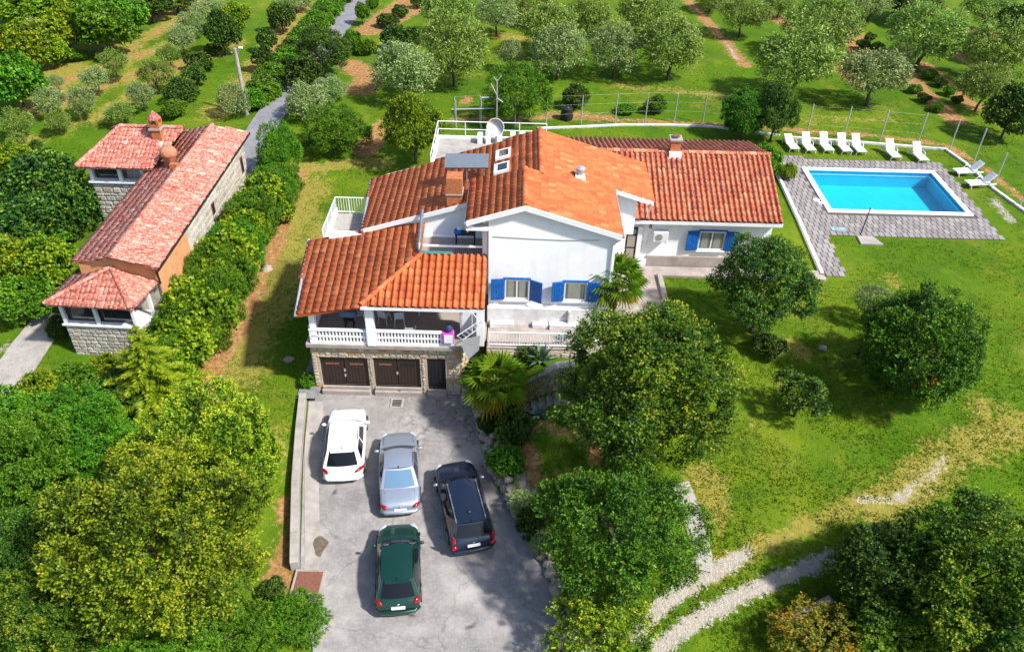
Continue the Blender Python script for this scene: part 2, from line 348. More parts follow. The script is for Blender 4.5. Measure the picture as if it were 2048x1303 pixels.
LEAF = {
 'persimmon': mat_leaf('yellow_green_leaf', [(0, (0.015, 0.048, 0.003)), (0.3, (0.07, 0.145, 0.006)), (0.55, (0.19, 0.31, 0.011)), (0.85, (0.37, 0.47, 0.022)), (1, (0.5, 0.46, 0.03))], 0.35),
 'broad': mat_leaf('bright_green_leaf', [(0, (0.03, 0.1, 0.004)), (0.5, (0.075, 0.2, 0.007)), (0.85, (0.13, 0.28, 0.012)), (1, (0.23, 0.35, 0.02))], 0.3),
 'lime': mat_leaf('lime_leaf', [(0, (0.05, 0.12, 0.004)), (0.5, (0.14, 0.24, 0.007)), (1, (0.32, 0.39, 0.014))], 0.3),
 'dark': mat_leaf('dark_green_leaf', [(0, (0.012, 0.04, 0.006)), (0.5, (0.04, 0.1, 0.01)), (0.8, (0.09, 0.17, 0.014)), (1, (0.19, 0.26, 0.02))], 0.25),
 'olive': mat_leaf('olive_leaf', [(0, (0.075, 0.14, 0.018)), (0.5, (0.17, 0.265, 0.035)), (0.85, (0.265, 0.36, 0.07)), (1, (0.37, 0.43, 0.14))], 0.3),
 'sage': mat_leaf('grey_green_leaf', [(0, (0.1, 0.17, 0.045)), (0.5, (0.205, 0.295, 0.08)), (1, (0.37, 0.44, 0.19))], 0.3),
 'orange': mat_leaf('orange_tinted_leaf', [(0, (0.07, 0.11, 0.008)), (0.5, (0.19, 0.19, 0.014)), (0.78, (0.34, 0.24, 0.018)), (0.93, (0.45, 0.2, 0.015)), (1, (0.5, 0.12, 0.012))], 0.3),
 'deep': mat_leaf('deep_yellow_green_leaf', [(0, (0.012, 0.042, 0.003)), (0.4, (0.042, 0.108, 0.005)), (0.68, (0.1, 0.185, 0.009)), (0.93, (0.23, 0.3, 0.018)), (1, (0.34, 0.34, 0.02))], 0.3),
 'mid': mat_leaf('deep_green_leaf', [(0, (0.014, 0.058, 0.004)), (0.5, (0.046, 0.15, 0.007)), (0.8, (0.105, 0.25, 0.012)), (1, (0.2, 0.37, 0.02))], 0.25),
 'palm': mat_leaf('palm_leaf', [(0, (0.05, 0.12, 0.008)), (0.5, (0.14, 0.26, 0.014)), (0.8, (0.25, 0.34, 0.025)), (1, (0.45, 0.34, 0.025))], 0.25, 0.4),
 'agave': mat_leaf('blue_agave_leaf', [(0, (0.07, 0.13, 0.11)), (1, (0.18, 0.28, 0.24))], 0.1, 0.5),
}

# ------------------------------------------------------------------ ground sheet with soil, gravel and dry-grass masks
def axis_pts(stops):
    out = []
    for (a, b, st) in stops: out += list(np.arange(a, b, st))
    return np.array(out + [stops[-1][1]])
gx = axis_pts([(-400, -120, 40), (-120, -62, 4), (-62, 62, 0.33), (62, 120, 4), (120, 400, 40)])
gy = axis_pts([(-60, 4, 16), (4, 12, 1), (12, 62, 0.3), (62, 100, 0.6), (100, 180, 8), (180, 900, 60)])
GX, GY = np.meshgrid(gx, gy); GZ = hz(GX, GY)
POOL = (19.6, 28.75, 45.15, 51.4)
def carve(z, x0, x1, y0, y1, v): z[(GX > x0) & (GX < x1) & (GY > y0) & (GY < y1)] = v
carve(GZ, POOL[0] + 0.05, POOL[1] - 0.05, POOL[2] + 0.05, POOL[3] - 0.05, 1.2)
STX, STZ = np.array([0.2, 4.3]), np.array([0.4, 2.5])
sm = (GX > 0.1) & (GX < 4.4) & (GY > 27.7) & (GY < 29.5); GZ[sm] = np.minimum(GZ, np.interp(GX, STX, STZ) - 0.22)[sm]
dz = (GX > -9.9) & (GX < np.interp(GY, EDGE_Y, EDGE_X) + 0.3) & (GY < 30.7) & (GX < 8); GZ[dz] -= 0.06
dz2 = (GX > -9.6) & (GX < -1.9) & (GY > 29.9) & (GY < 32.5); GZ[dz2] = -0.06
def seg_dist(pts):
    d = np.full(GX.shape, 1e9)
    for (a, b) in zip(pts[:-1], pts[1:]):
        ax, ay, bx, by = a[0], a[1], b[0], b[1]; L = (bx - ax) ** 2 + (by - ay) ** 2 + 1e-9
        t = np.clip(((GX - ax) * (bx - ax) + (GY - ay) * (by - ay)) / L, 0, 1)
        d = np.minimum(d, np.hypot(GX - ax - t * (bx - ax), GY - ay - t * (by - ay)))
    return d
MASK = np.zeros(GX.shape + (4,)); MASK[..., 3] = 1
def stroke(ch, pix, w, amt=1.0, soft=0.6):
    pts = [G(*p) for p in pix]; d = seg_dist(pts if len(pts) > 1 else pts * 2)
    MASK[..., ch] = np.maximum(MASK[..., ch], amt * np.clip((w + soft - d) / (2 * soft), 0, 1))
# bare soil (0), pale gravel (1), dry grass (2)
stroke(0, [(595, 350), (575, 400), (545, 500), (500, 580)], 0.6, 0.95); stroke(0, [(500, 580), (455, 670), (395, 755), (370, 790)], 0.95, 1.0, .8); stroke(2, [(600, 380), (520, 610), (420, 790)], 2.4, .7, 1.8)
stroke(0, [(430, 700), (380, 770)], 0.9, 0.8)
stroke(2, [(590, 340), (680, 330), (770, 325)], 0.7, 0.8); stroke(2, [(600, 380), (560, 520), (470, 690)], 1.6, 0.75, 1.2)
stroke(2, [(640, 460), (590, 560)], 1.4, 0.7, 1.4); stroke(0, [(600, 350), (640, 330)], .5, .5, .8); stroke(2, [(560, 860), (560, 940)], 1.0, 0.5, 1)
stroke(0, [(575, 1000), (565, 1140)], 0.5, 0.75); stroke(0, [(590, 1170), (560, 1150)], 0.7, 0.8)
stroke(0, [(1035, 885), (1062, 930), (1070, 970)], .5, 0.8, .5); stroke(0, [(1080, 850), (1180, 870), (1195, 920)], .45, 0.8, .6); stroke(2, [(1080, 960), (1150, 950)], .6, .6, .6)
stroke(1, [(1040, 945), (1050, 985)], 0.35, 0.8)
stroke(0, [(900, 240), (1090, 235), (1260, 240), (1420, 250), (1620, 262), (1760, 272), (1890, 290), (1960, 330), (2048, 400)], 0.5, 0.7)
stroke(0, [(1100, 228), (1240, 238)], 1.2, 0.55, 1.0)
stroke(1, [(1310, 1300), (1400, 1235), (1490, 1185), (1580, 1148), (1665, 1112)], 0.33, .8, 0.35)
stroke(1, [(1270, 1275), (1330, 1205), (1400, 1158), (1490, 1108)], 0.3, 0.8, 0.3); stroke(1, [(1490, 1108), (1600, 1058), (1720, 1000)], 0.15, 0.52, 0.35); stroke(2, [(1400, 1150), (1600, 1055), (1790, 970)], .5, .8, .6)
stroke(1, [(1720, 1000), (1790, 1000), (1850, 955), (1890, 915)], 0.75, 0.47, 0.9); stroke(1, [(1850, 945), (1940, 900), (2040, 855)], 0.3, 0.46, 0.6); stroke(2, [(1760, 1020), (1890, 915), (2040, 850)], 1.2, .7, 1.0)
stroke(1, [(1920, 930), (1960, 910)], 0.3, 0.5, 0.6)
stroke(2, [(1410, 960), (1430, 1030)], 0.8, 0.9, 0.8); stroke(2, [(1580, 690), (1600, 700)], 0.6, 0.9, 0.6)
stroke(2, [(1560, 760), (1480, 880)], 0.8, 0.4, 1.2); stroke(2, [(1780, 560), (1790, 575)], 0.8, 0.6, 0.8)
stroke(2, [(1780, 830), (2000, 640)], 1.5, 0.4, 1.8); stroke(2, [(1960, 800), (1970, 840)], 0.8, 0.6, 0.8)
stroke(1, [(1985, 400), (2020, 440)], 0.9, 0.42, 0.8)
stroke(0, [(730, 300), (770, 250)], 0.9, 0.9); stroke(0, [(720, 180), (740, 150), (700, 130)], 1.4, 0.8, 1.0)
stroke(0, [(745, 60), (790, 20), (830, 0)], 1.6, 0.85, 1.2); stroke(0, [(800, 40), (860, 5)], 0.8, 0.8, 0.8); stroke(0, [(640, 130), (590, 180)], 0.8, 0.5, 0.8)
stroke(0, [(1375, 0), (1430, 60), (1490, 130)], 0.8, 0.72, 0.9); stroke(0, [(1345, 10), (1400, 70)], 0.4, 0.55, 0.6)
stroke(1, [(1440, 70), (1475, 120)], 0.3, 0.6, 0.4)
stroke(0, [(1540, 30), (1600, 60)], 1.3, 0.7, 1.0); stroke(0, [(1690, 30), (1720, 110), (1690, 140)], 1.2, 0.75, 1.0); stroke(0, [(1690, 150), (1720, 170)], 0.7, 0.7)
stroke(0, [(1800, 130), (1830, 170), (1910, 240)], 0.9, 0.9, 0.8); stroke(0, [(1850, 130), (1950, 215)], 0.9, 0.7, 0.8); stroke(0, [(1900, 100), (1960, 130)], 1.0, 0.8, 0.8)
stroke(0, [(1925, 60), (1990, 70)], 1.6, 0.8, 0.8); stroke(0, [(2000, 200), (2030, 220)], 0.6, 0.7)
stroke(2, [(1240, 170), (1340, 180), (1450, 190)], 1.2, 0.6, 1.4); stroke(2, [(1000, 70), (1040, 80)], 1.2, 0.7, 1.0)
stroke(2, [(860, 170), (980, 140), (1010, 100)], 1.6, 0.45, 2.0); stroke(0, [(930, 205), (935, 195)], 0.5, 0.8)
stroke(2, [(1600, 240), (1800, 240)], 1.2, 0.5, 1.4)
# terraced rows of the orchard beyond the old house
for (a, b, c, w) in (((70, 220), (130, 160), (330, 95), 1.0), ((130, 205), (220, 165), (410, 110), 0.9), ((200, 235), (330, 150), (470, 85), 0.7), ((290, 40), (400, 0), (420, -5), 1.4),
                     ((150, 100), (215, 90), (250, 80), 0.8), ((240, 110), (300, 70), (400, 15), 0.8), ((430, 230), (560, 90), (600, 40), 0.7), ((490, 170), (570, 60), (610, 10), 1.0)):
    stroke(0, [a, b, c], w * .8, 0.62, 1.0); stroke(2, [a, b, c], w + .9, 0.62, 1.4)
stroke(2, [(20, 290), (150, 250), (300, 170)], 1.5, 0.5, 1.5); stroke(2, [(60, 170), (110, 140), (60, 130)], 2.5, 0.8, 1.5)
                      # concrete strip below the porch
stroke(1, [(10, 690), (0, 700)], 0.6, 0.5); stroke(1, [(135, 470), (150, 465)], 0.4, 0.9, 0.3)
nv = GX.size; ny, nx = GX.shape
me = bpy.data.meshes.new('ground')
vv = np.stack([GX.ravel(), GY.ravel(), GZ.ravel()], 1)
ii = (np.arange(ny - 1)[:, None] * nx + np.arange(nx - 1)[None]).ravel(); ff = np.stack([ii, ii + 1, ii + nx + 1, ii + nx], 1)
def np_mesh(name, v, f, mat):
    me = bpy.data.meshes.new(name); me.vertices.add(len(v)); me.vertices.foreach_set('co', v.astype(np.float32).ravel())
    k = f.shape[1]; me.loops.add(f.size); me.loops.foreach_set('vertex_index', f.astype(np.int32).ravel())
    me.polygons.add(len(f)); me.polygons.foreach_set('loop_start', np.arange(0, f.size, k, dtype=np.int32))
    try: me.polygons.foreach_set('loop_total', np.full(len(f), k, dtype=np.int32))
    except Exception: pass
    me.materials.append(mat); me.update(calc_edges=True); return me
me = np_mesh('ground', vv, ff, M['ground']); me.polygons.foreach_set('use_smooth', [True] * len(me.polygons))
at_ = me.color_attributes.new('mask', 'FLOAT_COLOR', 'POINT'); at_.data.foreach_set('color', MASK.reshape(-1, 4).astype(np.float32).ravel())
ground = link('ground', me); tag(ground, kind='structure')

def tint_faces(me, vals):
    a = me.attributes.new('tint', 'FLOAT', 'FACE'); a.data.foreach_set('value', np.asarray(vals, np.float32))

# grass tufts: uncountable ground cover, denser near the camera
def grass():
    n = 150000
    u = rng.random((n, 2)); py = 60 + (1303 - 60) * u[:, 1] ** 0.85; px = -60 + 2170 * u[:, 0]
    d = fw[None] + CR[None] * ((px - 1024) / F_PX)[:, None] - CU[None] * ((py - 651.5) / F_PX)[:, None]
    z = np.full(n, 1.5)
    for _ in range(14):
        t = (z - CAM_H) / d[:, 2]; x, y = d[:, 0] * t, d[:, 1] * t; z = 0.5 * z + 0.5 * hz(x, y)
    ix = np.clip(np.searchsorted(gx, x), 1, nx - 1); iy = np.clip(np.searchsorted(gy, y), 1, ny - 1)
    mk = MASK[iy, ix]
    bad = (mk[:, 0] > 0.4) | (mk[:, 1] > 0.35)
    bad |= (x > -10.4) & (x < np.interp(y, EDGE_Y, EDGE_X) + 0.2) & (y < 31)            # driveway
    bad |= (x > -11) & (x < 14.6) & (y > 30) & (y < 48) & ~((x > 8.2) & (y < 37.4))      # house, terrace
    bad |= (x > 16.2) & (x < 30.2) & (y > 42) & (y < 53.2); bad |= (x > 16.6) & (x < 18.8) & (y > 37.4) & (y < 43)
    bad |= (x > -23.5) & (x < -17.6) & (y > 32) & (y < 51) | (y > 80)
    bad |= (np.abs(x - np.interp(y, [50, 61, 82], [-19.3, -18.4, -17.2])) < 1.7) & (y > 48)
    nzv = np.sin(x * 0.9 + 1.3 * np.sin(y * 0.7)) + np.sin(y * 1.1 + 1.7 * np.sin(x * 0.53)); bad |= nzv < -0.9 + rng.normal(0, 0.6, n)
    ok = ~bad; x, y, z, mk = x[ok], y[ok], z[ok], mk[ok]; m = len(x)
    nb = 3; X = np.repeat(x, nb) + rng.normal(0, 0.07, m * nb); Y = np.repeat(y, nb) + rng.normal(0, 0.07, m * nb); Z = np.repeat(z, nb) - 0.01
    a = rng.random(m * nb) * 6.283; h = np.repeat(0.035 + 0.07 * rng.random(m) ** 2, nb) * (0.7 + 0.6 * rng.random(m * nb)); w = 0.025 + 0.015 * rng.random(m * nb)
    ln = rng.random(m * nb) * 6.283; le = h * 0.8
    P0 = np.stack([X + np.cos(a) * w, Y + np.sin(a) * w, Z], 1); P1 = np.stack([X - np.cos(a) * w, Y - np.sin(a) * w, Z], 1)
    P2 = np.stack([X + np.cos(ln) * le, Y + np.sin(ln) * le, Z + h], 1)
    v = np.stack([P0, P1, P2], 1).reshape(-1, 3); f = np.arange(len(v)).reshape(-1, 3)
    gm = np_mesh('grass', v, f, GRASSM)
    t = np.repeat(np.clip(0.35 + 0.35 * mk[:, 2] + rng.normal(0, 0.2, m), 0, 1), nb); tint_faces(gm, t)
    tag(link('grass', gm), 'short green lawn and meadow grass growing over the slope', 'grass', kind='stuff')
GRASSM = mat_leaf('grass_blade', [(0, (0.062, 0.138, 0.004)), (0.45, (0.115, 0.2, 0.007)), (0.75, (0.185, 0.24, 0.014)), (1, (0.34, 0.31, 0.07))], 0.45, 0.8)
grass()
def pebbles():
    ok = (MASK[..., 1] > .4) & (GY < 60) & (GY > 12) & (GX > 3); idx = np.argwhere(ok); n = 5200; q = idx[rng.integers(0, len(idx), n)]
    x = gx[q[:, 1]] + rng.uniform(-.2, .2, n); y = gy[q[:, 0]] + rng.uniform(-.2, .2, n); z = hz(x, y); sz = .018 + .045 * rng.random(n) ** 3
    o = np.array([(1, 0, 0), (0, 1, 0), (-1, 0, 0), (0, -1, 0), (0, 0, .8)]); v = (np.stack([x, y, z], 1)[:, None] + o[None] * sz[:, None, None] * rng.uniform(.6, 1.3, (n, 5, 1))).reshape(-1, 3)
    f = (np.array([(0, 1, 4), (1, 2, 4), (2, 3, 4), (3, 0, 4)])[None] + (np.arange(n) * 5)[:, None, None]).reshape(-1, 3)
    tag(link('gravel', np_mesh('gravel', v, f, mat_simple('pale_gravel_stone', (0.38, 0.345, 0.3), .95, var=.3, scale=9))), 'loose pale gravel stones scattered along the worn wheel tracks', 'gravel', kind='stuff')
pebbles()

# ------------------------------------------------------------------ driveway, road, kerbs, paths
def sheet(name, pts, mat, dz=0.02, step=0.8, kind='structure'):      # a ground-hugging sheet over a polygon of world points
    import mathutils.geometry as mg
    n = len(pts); P = [(p[0], p[1]) for p in pts]; xs = [p[0] for p in P]; ys = [p[1] for p in P]
    mb = MB(); tris = mg.tessellate_polygon([[Vector((p[0], p[1], 0)) for p in P]])
    mb.add([(p[0], p[1], hz1(p[0], p[1]) + dz) for p in P], [tuple(t) for t in tris])
    o = obj(name, mb, mat); tag(o, kind=kind); return o
dr = [(-10.05, 30.7), (-10.05, 29.9), (-9.45, 26.0), (-8.2, 19.8), (-7.0, 16.5), (-6.2, 12), (-6, 2), (8, 2)]
dr += [(x + 0.15, y) for x, y in zip(EDGE_X[:-1], EDGE_Y[:-1])] + [(-2.0, 30.7)]
mb = MB(); mb.add([(p[0], p[1], 0.0) for p in dr], [tuple(range(len(dr)))])
tag(obj('driveway', mb, M['drive']), kind='structure')
def strip(name, line, w, mat, dz=0.03, seg=14, kind='structure', h=None):
    mb = MB(); pts = []
    for a, b in zip(line[:-1], line[1:]):
        for i in range(seg): t = i / seg; pts.append((a[0] + (b[0] - a[0]) * t, a[1] + (b[1] - a[1]) * t))
    pts.append(line[-1][:2]); prev = None
    for i, p in enumerate(pts):
        a = pts[max(0, i - 1)]; b = pts[min(len(pts) - 1, i + 1)]; L = math.hypot(b[0] - a[0], b[1] - a[1]); nx_, ny_ = -(b[1] - a[1]) / L * w / 2, (b[0] - a[0]) / L * w / 2
        l, r = (p[0] + nx_, p[1] + ny_), (p[0] - nx_, p[1] - ny_)
        z = max(hz1(*l), hz1(*r), hz1(*p)) + dz; zb = min(hz1(*l), hz1(*r)) - 0.4
        cur = [(l[0], l[1], zb), (l[0], l[1], z), (r[0], r[1], z), (r[0], r[1], zb)]
        if prev: mb.add(prev + cur, [(0, 4, 5, 1), (1, 5, 6, 2), (2, 6, 7, 3)])
        prev = cur
    return tag(obj(name, mb, mat), kind=kind)
strip('road', [(-19.7, 47), (-19.25, 52), (-18.5, 60), (-17.2, 82), (-14, 125)], 2.2, M['road'], 0.05, 10)
# low concrete wall along the left of the driveway, and the worn concrete margin beside it
lw = [(-10.3, 29.9), (-9.95, 27.6), (-9.35, 24.2), (-8.75, 21.4), (-8.42, 19.9)]
w = thing('low_wall', 'low weathered concrete wall along the left edge of the driveway', 'low wall', (lw[2][0], lw[2][1], 0))
for a, b in zip(lw[:-1], lw[1:]):
    mb = MB(); d = Vector((b[0] - a[0], b[1] - a[1], 0)); nrm = Vector((-d.y, d.x, 0)).normalized() * 0.17; A = Vector((*a, -0.3)); B = Vector((*b, -0.3)) - d.normalized() * 0.02
    mb.prism([A + nrm, B + nrm, B - nrm, A - nrm], (0, 0, 0.78)); obj('wall_block', mb, M['concrete'], w, bevel=0.02)
mb = MB(); mar = [(-10.0, 29.8), (-9.6, 27.0), (-8.95, 24.0), (-8.25, 20.9), (-7.95, 19.3), (-7.35, 19.3), (-7.75, 21.5), (-8.55, 25), (-8.7, 27), (-9.3, 29.8)]
mb.add([(x, y, 0.012) for x, y in mar], [tuple(range(len(mar)))]); tag(obj('concrete_margin', mb, M['concrete']), kind='structure')
mh = thing('manhole_cover', 'square rusty iron manhole cover in a pale frame beside the low wall', 'manhole cover', G(617, 1167))
mb = MB(); c = wloc(mh); mb.box(c.x - 0.62, c.x + 0.62, c.y - 0.62, c.y + 0.62, c.z - 0.3, c.z + 0.10); obj('frame', mb, M['warmconc'], mh, bevel=0.02)
mb = MB(); mb.box(c.x - 0.5, c.x + 0.5, c.y - 0.47, c.y + 0.5, c.z + 0.08, c.z + 0.125); obj('lid', mb, M['rust'], mh, bevel=0.01)
dg = thing('drain_grate', 'small dark drain grate with pale rim in front of the garage', 'drain', (-5.62, 29.85, 0))
mb = MB(); mb.box(-5.95, -5.3, 29.5, 30.15, -0.02, 0.05); obj('rim', mb, M['concrete'], dg)
for k in range(5): mb = MB(); mb.box(-5.85, -5.4, 29.58 + k * 0.1, 29.64 + k * 0.1, 0.04, 0.065); obj('bar', mb, M['black'], dg)
aq = [at(634, 802, 0), at(752, 800, 0), at(764, 958, 0), at(690, 965, 0), at(628, 960, 0)]; mb = MB(); mb.add([(p[0], p[1], .006) for p in aq], [tuple(range(5))]); tag(obj('concrete_patch', mb, mat_simple('worn_pale_slab', (0.27, 0.255, 0.245), 0.9, var=.3, scale=1.3, bump=.3)), kind='structure')
mp = G(640, 1092); mb = MB(); mb.add([(mp.x + .27 * math.cos(a) * (1 + .35 * math.sin(3 * a)), mp.y + .55 * math.sin(a) * (1 + .2 * math.cos(2 * a + 1)), .018) for a in np.linspace(0, 6.28, 18)[:-1]], [tuple(range(17))]); tag(obj('dirt_patch', mb, mat_simple('brown_dirt', (0.13, 0.1, 0.075), 0.95, var=.5, scale=5)), kind='structure')
strip('concrete_path', [tuple(G(*q))[:2] for q in ((-40, 850), (10, 765), (62, 690), (112, 628))], 2.1, M['concrete'], .05, 8)
# cobbled strip left of the garage
mb = MB(); ap = [(-10.6, 29.7), (-9.52, 29.75), (-9.52, 35.0), (-10.4, 35.0)]
mb.add([(x, y, hz1(x, y) + 0.03 if y > 33 else 0.28) for x, y in ap], [tuple(range(4))]); tag(obj('stone_apron', mb, M['greystone']), kind='structure')

# ------------------------------------------------------------------ masonry and tile builders
def stone_face(parent, O, eu, en, W, H, holes, cw, ch, mat, depth=0.05, ind=10 ** 9, name='stone', joint=0.012):
    O, eu, en = Vector(O), Vector(eu).normalized(), Vector(en).normalized(); ev = Vector((0, 0, 1))
    zs = sorted({0, H} | {h[2] for h in holes if 0 < h[2] < H} | {h[3] for h in holes if 0 < h[3] < H}); out = []
    for z0, z1 in zip(zs[:-1], zs[1:]):
        nr = max(1, round((z1 - z0) / ch)); hs = [1 + random.uniform(-.25, .25) for _ in range(nr)]; S = sum(hs); z = z0
        for hh in hs:
            zt = z + hh / S * (z1 - z0); free = [(0, W)]
            for (a, b, c, d) in holes:
                if c < (z + zt) / 2 < d:
                    nf = []
                    for (p, q) in free:
                        if b <= p or a >= q: nf.append((p, q))
                        else:
                            if a > p + .03: nf.append((p, a))
                            if b < q - .03: nf.append((b, q))
                    free = nf
            for (p, q) in free:
                nc = max(1, round((q - p) / cw)); ws = [1 + random.uniform(-.45, .45) for _ in range(nc)]; T = sum(ws); u = p
                for ww in ws: out.append([u, u + ww / T * (q - p), z, zt]); u += ww / T * (q - p)
            z = zt
    random.shuffle(out); stuff = MB(); tints = []
    for k, (a, b, c, d) in enumerate(out):
        j = lambda s: random.uniform(-s, s); e = min(cw, ch) * 0.2
        q = [(a + joint + abs(j(e)), c + joint + abs(j(e))), (b - joint - abs(j(e)), c + joint + abs(j(e))), (b - joint - abs(j(e)), d - joint - abs(j(e))), (a + joint + abs(j(e)), d - joint - abs(j(e)))]
        cx, cy = sum(p[0] for p in q) / 4, sum(p[1] for p in q) / 4; dp = depth * random.uniform(.5, 1.1)
        vs = [O + eu * u + ev * v + en * 0.002 for u, v in q] + [O + eu * (cx + (u - cx) * .86) + ev * (cy + (v - cy) * .84) + en * (dp * random.uniform(.8, 1.1)) for u, v in q]
        fs = [(4, 5, 6, 7)] + [(i, (i + 1) % 4, 4 + (i + 1) % 4, 4 + i) for i in range(4)]
        if k < ind:
            m2 = MB(); m2.add(vs, fs); o = obj(name, m2, mat, parent); tint_faces(o.data, [random.random()] * 5)
        else:
            stuff.add(vs, fs); tints += [random.random()] * 5
    if stuff.v:
        o = obj(name, stuff, mat, parent); tint_faces(o.data, tints); tag(o, kind='stuff')

def tile_geo(tw, tl, h, lap=0.05, lift=0.035):
    u = [0, .2, .27, .42, .64, .84, .93, 1.0] if h < .1 else [0, .3, .36, .5, .66, .82, .93, 1.0]; hh = [0, 0, .5, .95, 1, .75, .4, 0]; n = len(u)
    vs = [((a) * tw, -lap, b * h + lift + 0.012) for a, b in zip(u, hh)] + [(a * tw, tl, b * h + 0.012) for a, b in zip(u, hh)] + [(a * tw, -lap + 0.005, b * h + lift - 0.022) for a, b in zip(u, hh)]
    fs = [(i, i + 1, n + i + 1, n + i) for i in range(n - 1)] + [(2 * n + i, 2 * n + i + 1, i + 1, i) for i in range(n - 1)]
    return np.array(vs), fs
TILEQ = {}
def tile_variants(key, tw, tl, h, mat):
    vs, fs = tile_geo(tw, tl, h, lift=.035 if h > .034 else .022 if h > .03 else .016); L = []
    for k in range(6):
        me = bpy.data.meshes.new('tile'); me.from_pydata(vs.tolist(), [], fs); me.materials.append(mat); tint_faces(me, [(k + .5) / 6] * len(fs)); me.polygons.foreach_set('use_smooth', [True] * len(fs)); me.update(); L.append(me)
    return vs, fs, L
def inpoly(u, v, P):
    c = False; n = len(P)
    for i in range(n):
        x1, y1 = P[i]; x2, y2 = P[(i + 1) % n]
        if (y1 > v) != (y2 > v) and u < (x2 - x1) * (v - y1) / (y2 - y1) + x1: c = not c
    return c
def plan_roof(house, name, poly, plane, eave, mat, geo, thick=0.12, under=None, jit=0.5, tmat=None):
    """poly: plan outline (x, y); plane: function z(x, y) (planar); eave: plan direction along which tiles sit side by side."""
    zf = plane; P3 = [Vector((x, y, zf(x, y))) for x, y in poly]
    e = Vector((eave[0], eave[1], 0)); e = Vector((e.x, e.y, zf(e.x, e.y) - zf(0, 0))).normalized()
    gxx, gyy = zf(1, 0) - zf(0, 0), zf(0, 1) - zf(0, 0); n = Vector((-gxx, -gyy, 1)).normalized(); s = n.cross(e)
    if s.z < 0: e = -e; s = -s
    O = P3[0]; UV = [((p - O).dot(e), (p - O).dot(s)) for p in P3]
    u0 = min(a for a, b in UV); v0 = min(b for a, b in UV); u1 = max(a for a, b in UV); v1 = max(b for a, b in UV)
    mb = MB(); mb.prism([p - n * 0.005 for p in P3], Vector((0, 0, -thick))); roof = obj(name, mb, mat, house)
    tw, tl, vs, fs, L = geo['tw'], geo['tl'], geo['vs'], geo['fs'], geo['L']
    nc = max(1, round((u1 - u0) / tw)); sx = (u1 - u0) / nc / tw; nr = max(1, round((v1 - v0) / tl)); sy = (v1 - v0) / nr / tl
    for r in range(nr):
        for c in range(nc):
            uc, vc = u0 + (c + .5) * tw * sx, v0 + (r + .5) * tl * sy
            if not inpoly(uc, vc, UV): continue
            o = O + e * (u0 + c * tw * sx + random.gauss(0, .006) * jit) + s * (v0 + r * tl * sy + random.gauss(0, .012) * jit) + n * abs(random.gauss(0, .006) * jit)
            ang = random.gauss(0, .018) * jit; e2 = (e * math.cos(ang) + s * math.sin(ang)); s2 = n.cross(e2)
            m = Matrix(((e2.x * sx, s2.x * sy, n.x, o.x), (e2.y * sx, s2.y * sy, n.y, o.y), (e2.z * sx, s2.z * sy, n.z, o.z), (0, 0, 0, 1)))
            t = min(.999, max(0, random.gauss(.5, .22))); TILEQ.setdefault(house, []).append(((o - Vector(CC)).length * (0.72 if geo.get('prio') == name else 1), m, roof, geo, t))
    return roof
def flush_tiles(house, limit=296):
    Q = sorted(TILEQ[house], key=lambda q: q[0]); off = wloc(house)
    for q in Q[:limit]:
        o = link('tile', q[3]['L'][int(q[4] * 6)], q[2]); o.matrix_local = Matrix.Translation(-off) @ q[1]
    by = {}
    for q in Q[limit:]: by.setdefault(q[2], []).append(q)
    for roof, qs in by.items():
        vs0 = qs[0][3]['vs']; f0 = np.array(qs[0][3]['fs']); k = len(vs0); h4 = np.c_[vs0, np.ones(k)]
        V = np.concatenate([(h4 @ np.array(q[1]).T)[:, :3] for q in qs]) - np.array(off); Fq = np.concatenate([f0 + i * k for i in range(len(qs))])
        me = np_mesh('tile', V, Fq, qs[0][3]['L'][0].materials[0]); tint_faces(me, np.repeat([q[4] for q in qs], len(f0)))
        tag(link('tile', me, roof), kind='stuff')
def geo(tw, tl, h, mat, **k):
    vs, fs, L = tile_variants('', tw, tl, h, mat); return dict(tw=tw, tl=tl, vs=vs, fs=fs, L=L, **k)
def ridge_mesh(L, r, mat):
    res = []
    for k in range(4):
        mb = MB(); n = 6; prof = [(math.cos(math.pi * i / n), math.sin(math.pi * i / n)) for i in range(n + 1)]
        for (y, rr) in ((0, r * 1.08), (L * 1.08, r * 0.92)): mb.v += [(a * rr, y, b * rr * .8 - .03) for a, b in prof]
        mb.f += [(i, i + 1, n + 2 + i, n + 1 + i) for i in range(n)] + [tuple(range(n, -1, -1))]
        me = mb.mesh('ridge_tile', mat); tint_faces(me, [k / 4 + .15] * len(me.polygons)); res.append(me)
    return res
def ridge_tiles(roof, a, b, meshes, L=0.38, dz=0.06):
    a, b = Vector(a), Vector(b); d = b - a; n = max(1, round(d.length / L)); sc = d.length / n / L; d.normalize(); x = d.cross(Vector((0, 0, 1))).normalized(); z = x.cross(d); off = wloc(roof)
    for i in range(n):
        o = a + d * (i * L * sc) + Vector((0, 0, dz)) - off; q = link('ridge_tile', random.choice(meshes), roof)
        q.matrix_local = Matrix(((x.x, d.x * sc, z.x, o.x), (x.y, d.y * sc, z.y, o.y), (x.z, d.z * sc, z.z, o.z), (0, 0, 0, 1)))

# ------------------------------------------------------------------ the villa
V = thing('villa', 'large white villa with orange tiled roofs, blue shutters and a stone garage below', 'house', (0, 36, 3))
TG = geo(0.33, 0.37, 0.032, M['tile']); TGL = geo(0.3, 0.36, 0.035, M['tile']); TGV = geo(0.31, 0.42, 0.14, M['tile'], prio='veranda_roof'); TGB = geo(0.29, 0.4, 0.12, M['barrel'])
RM = ridge_mesh(0.38, 0.13, M['tile']); RMB = ridge_mesh(0.38, 0.15, M['barrel'])
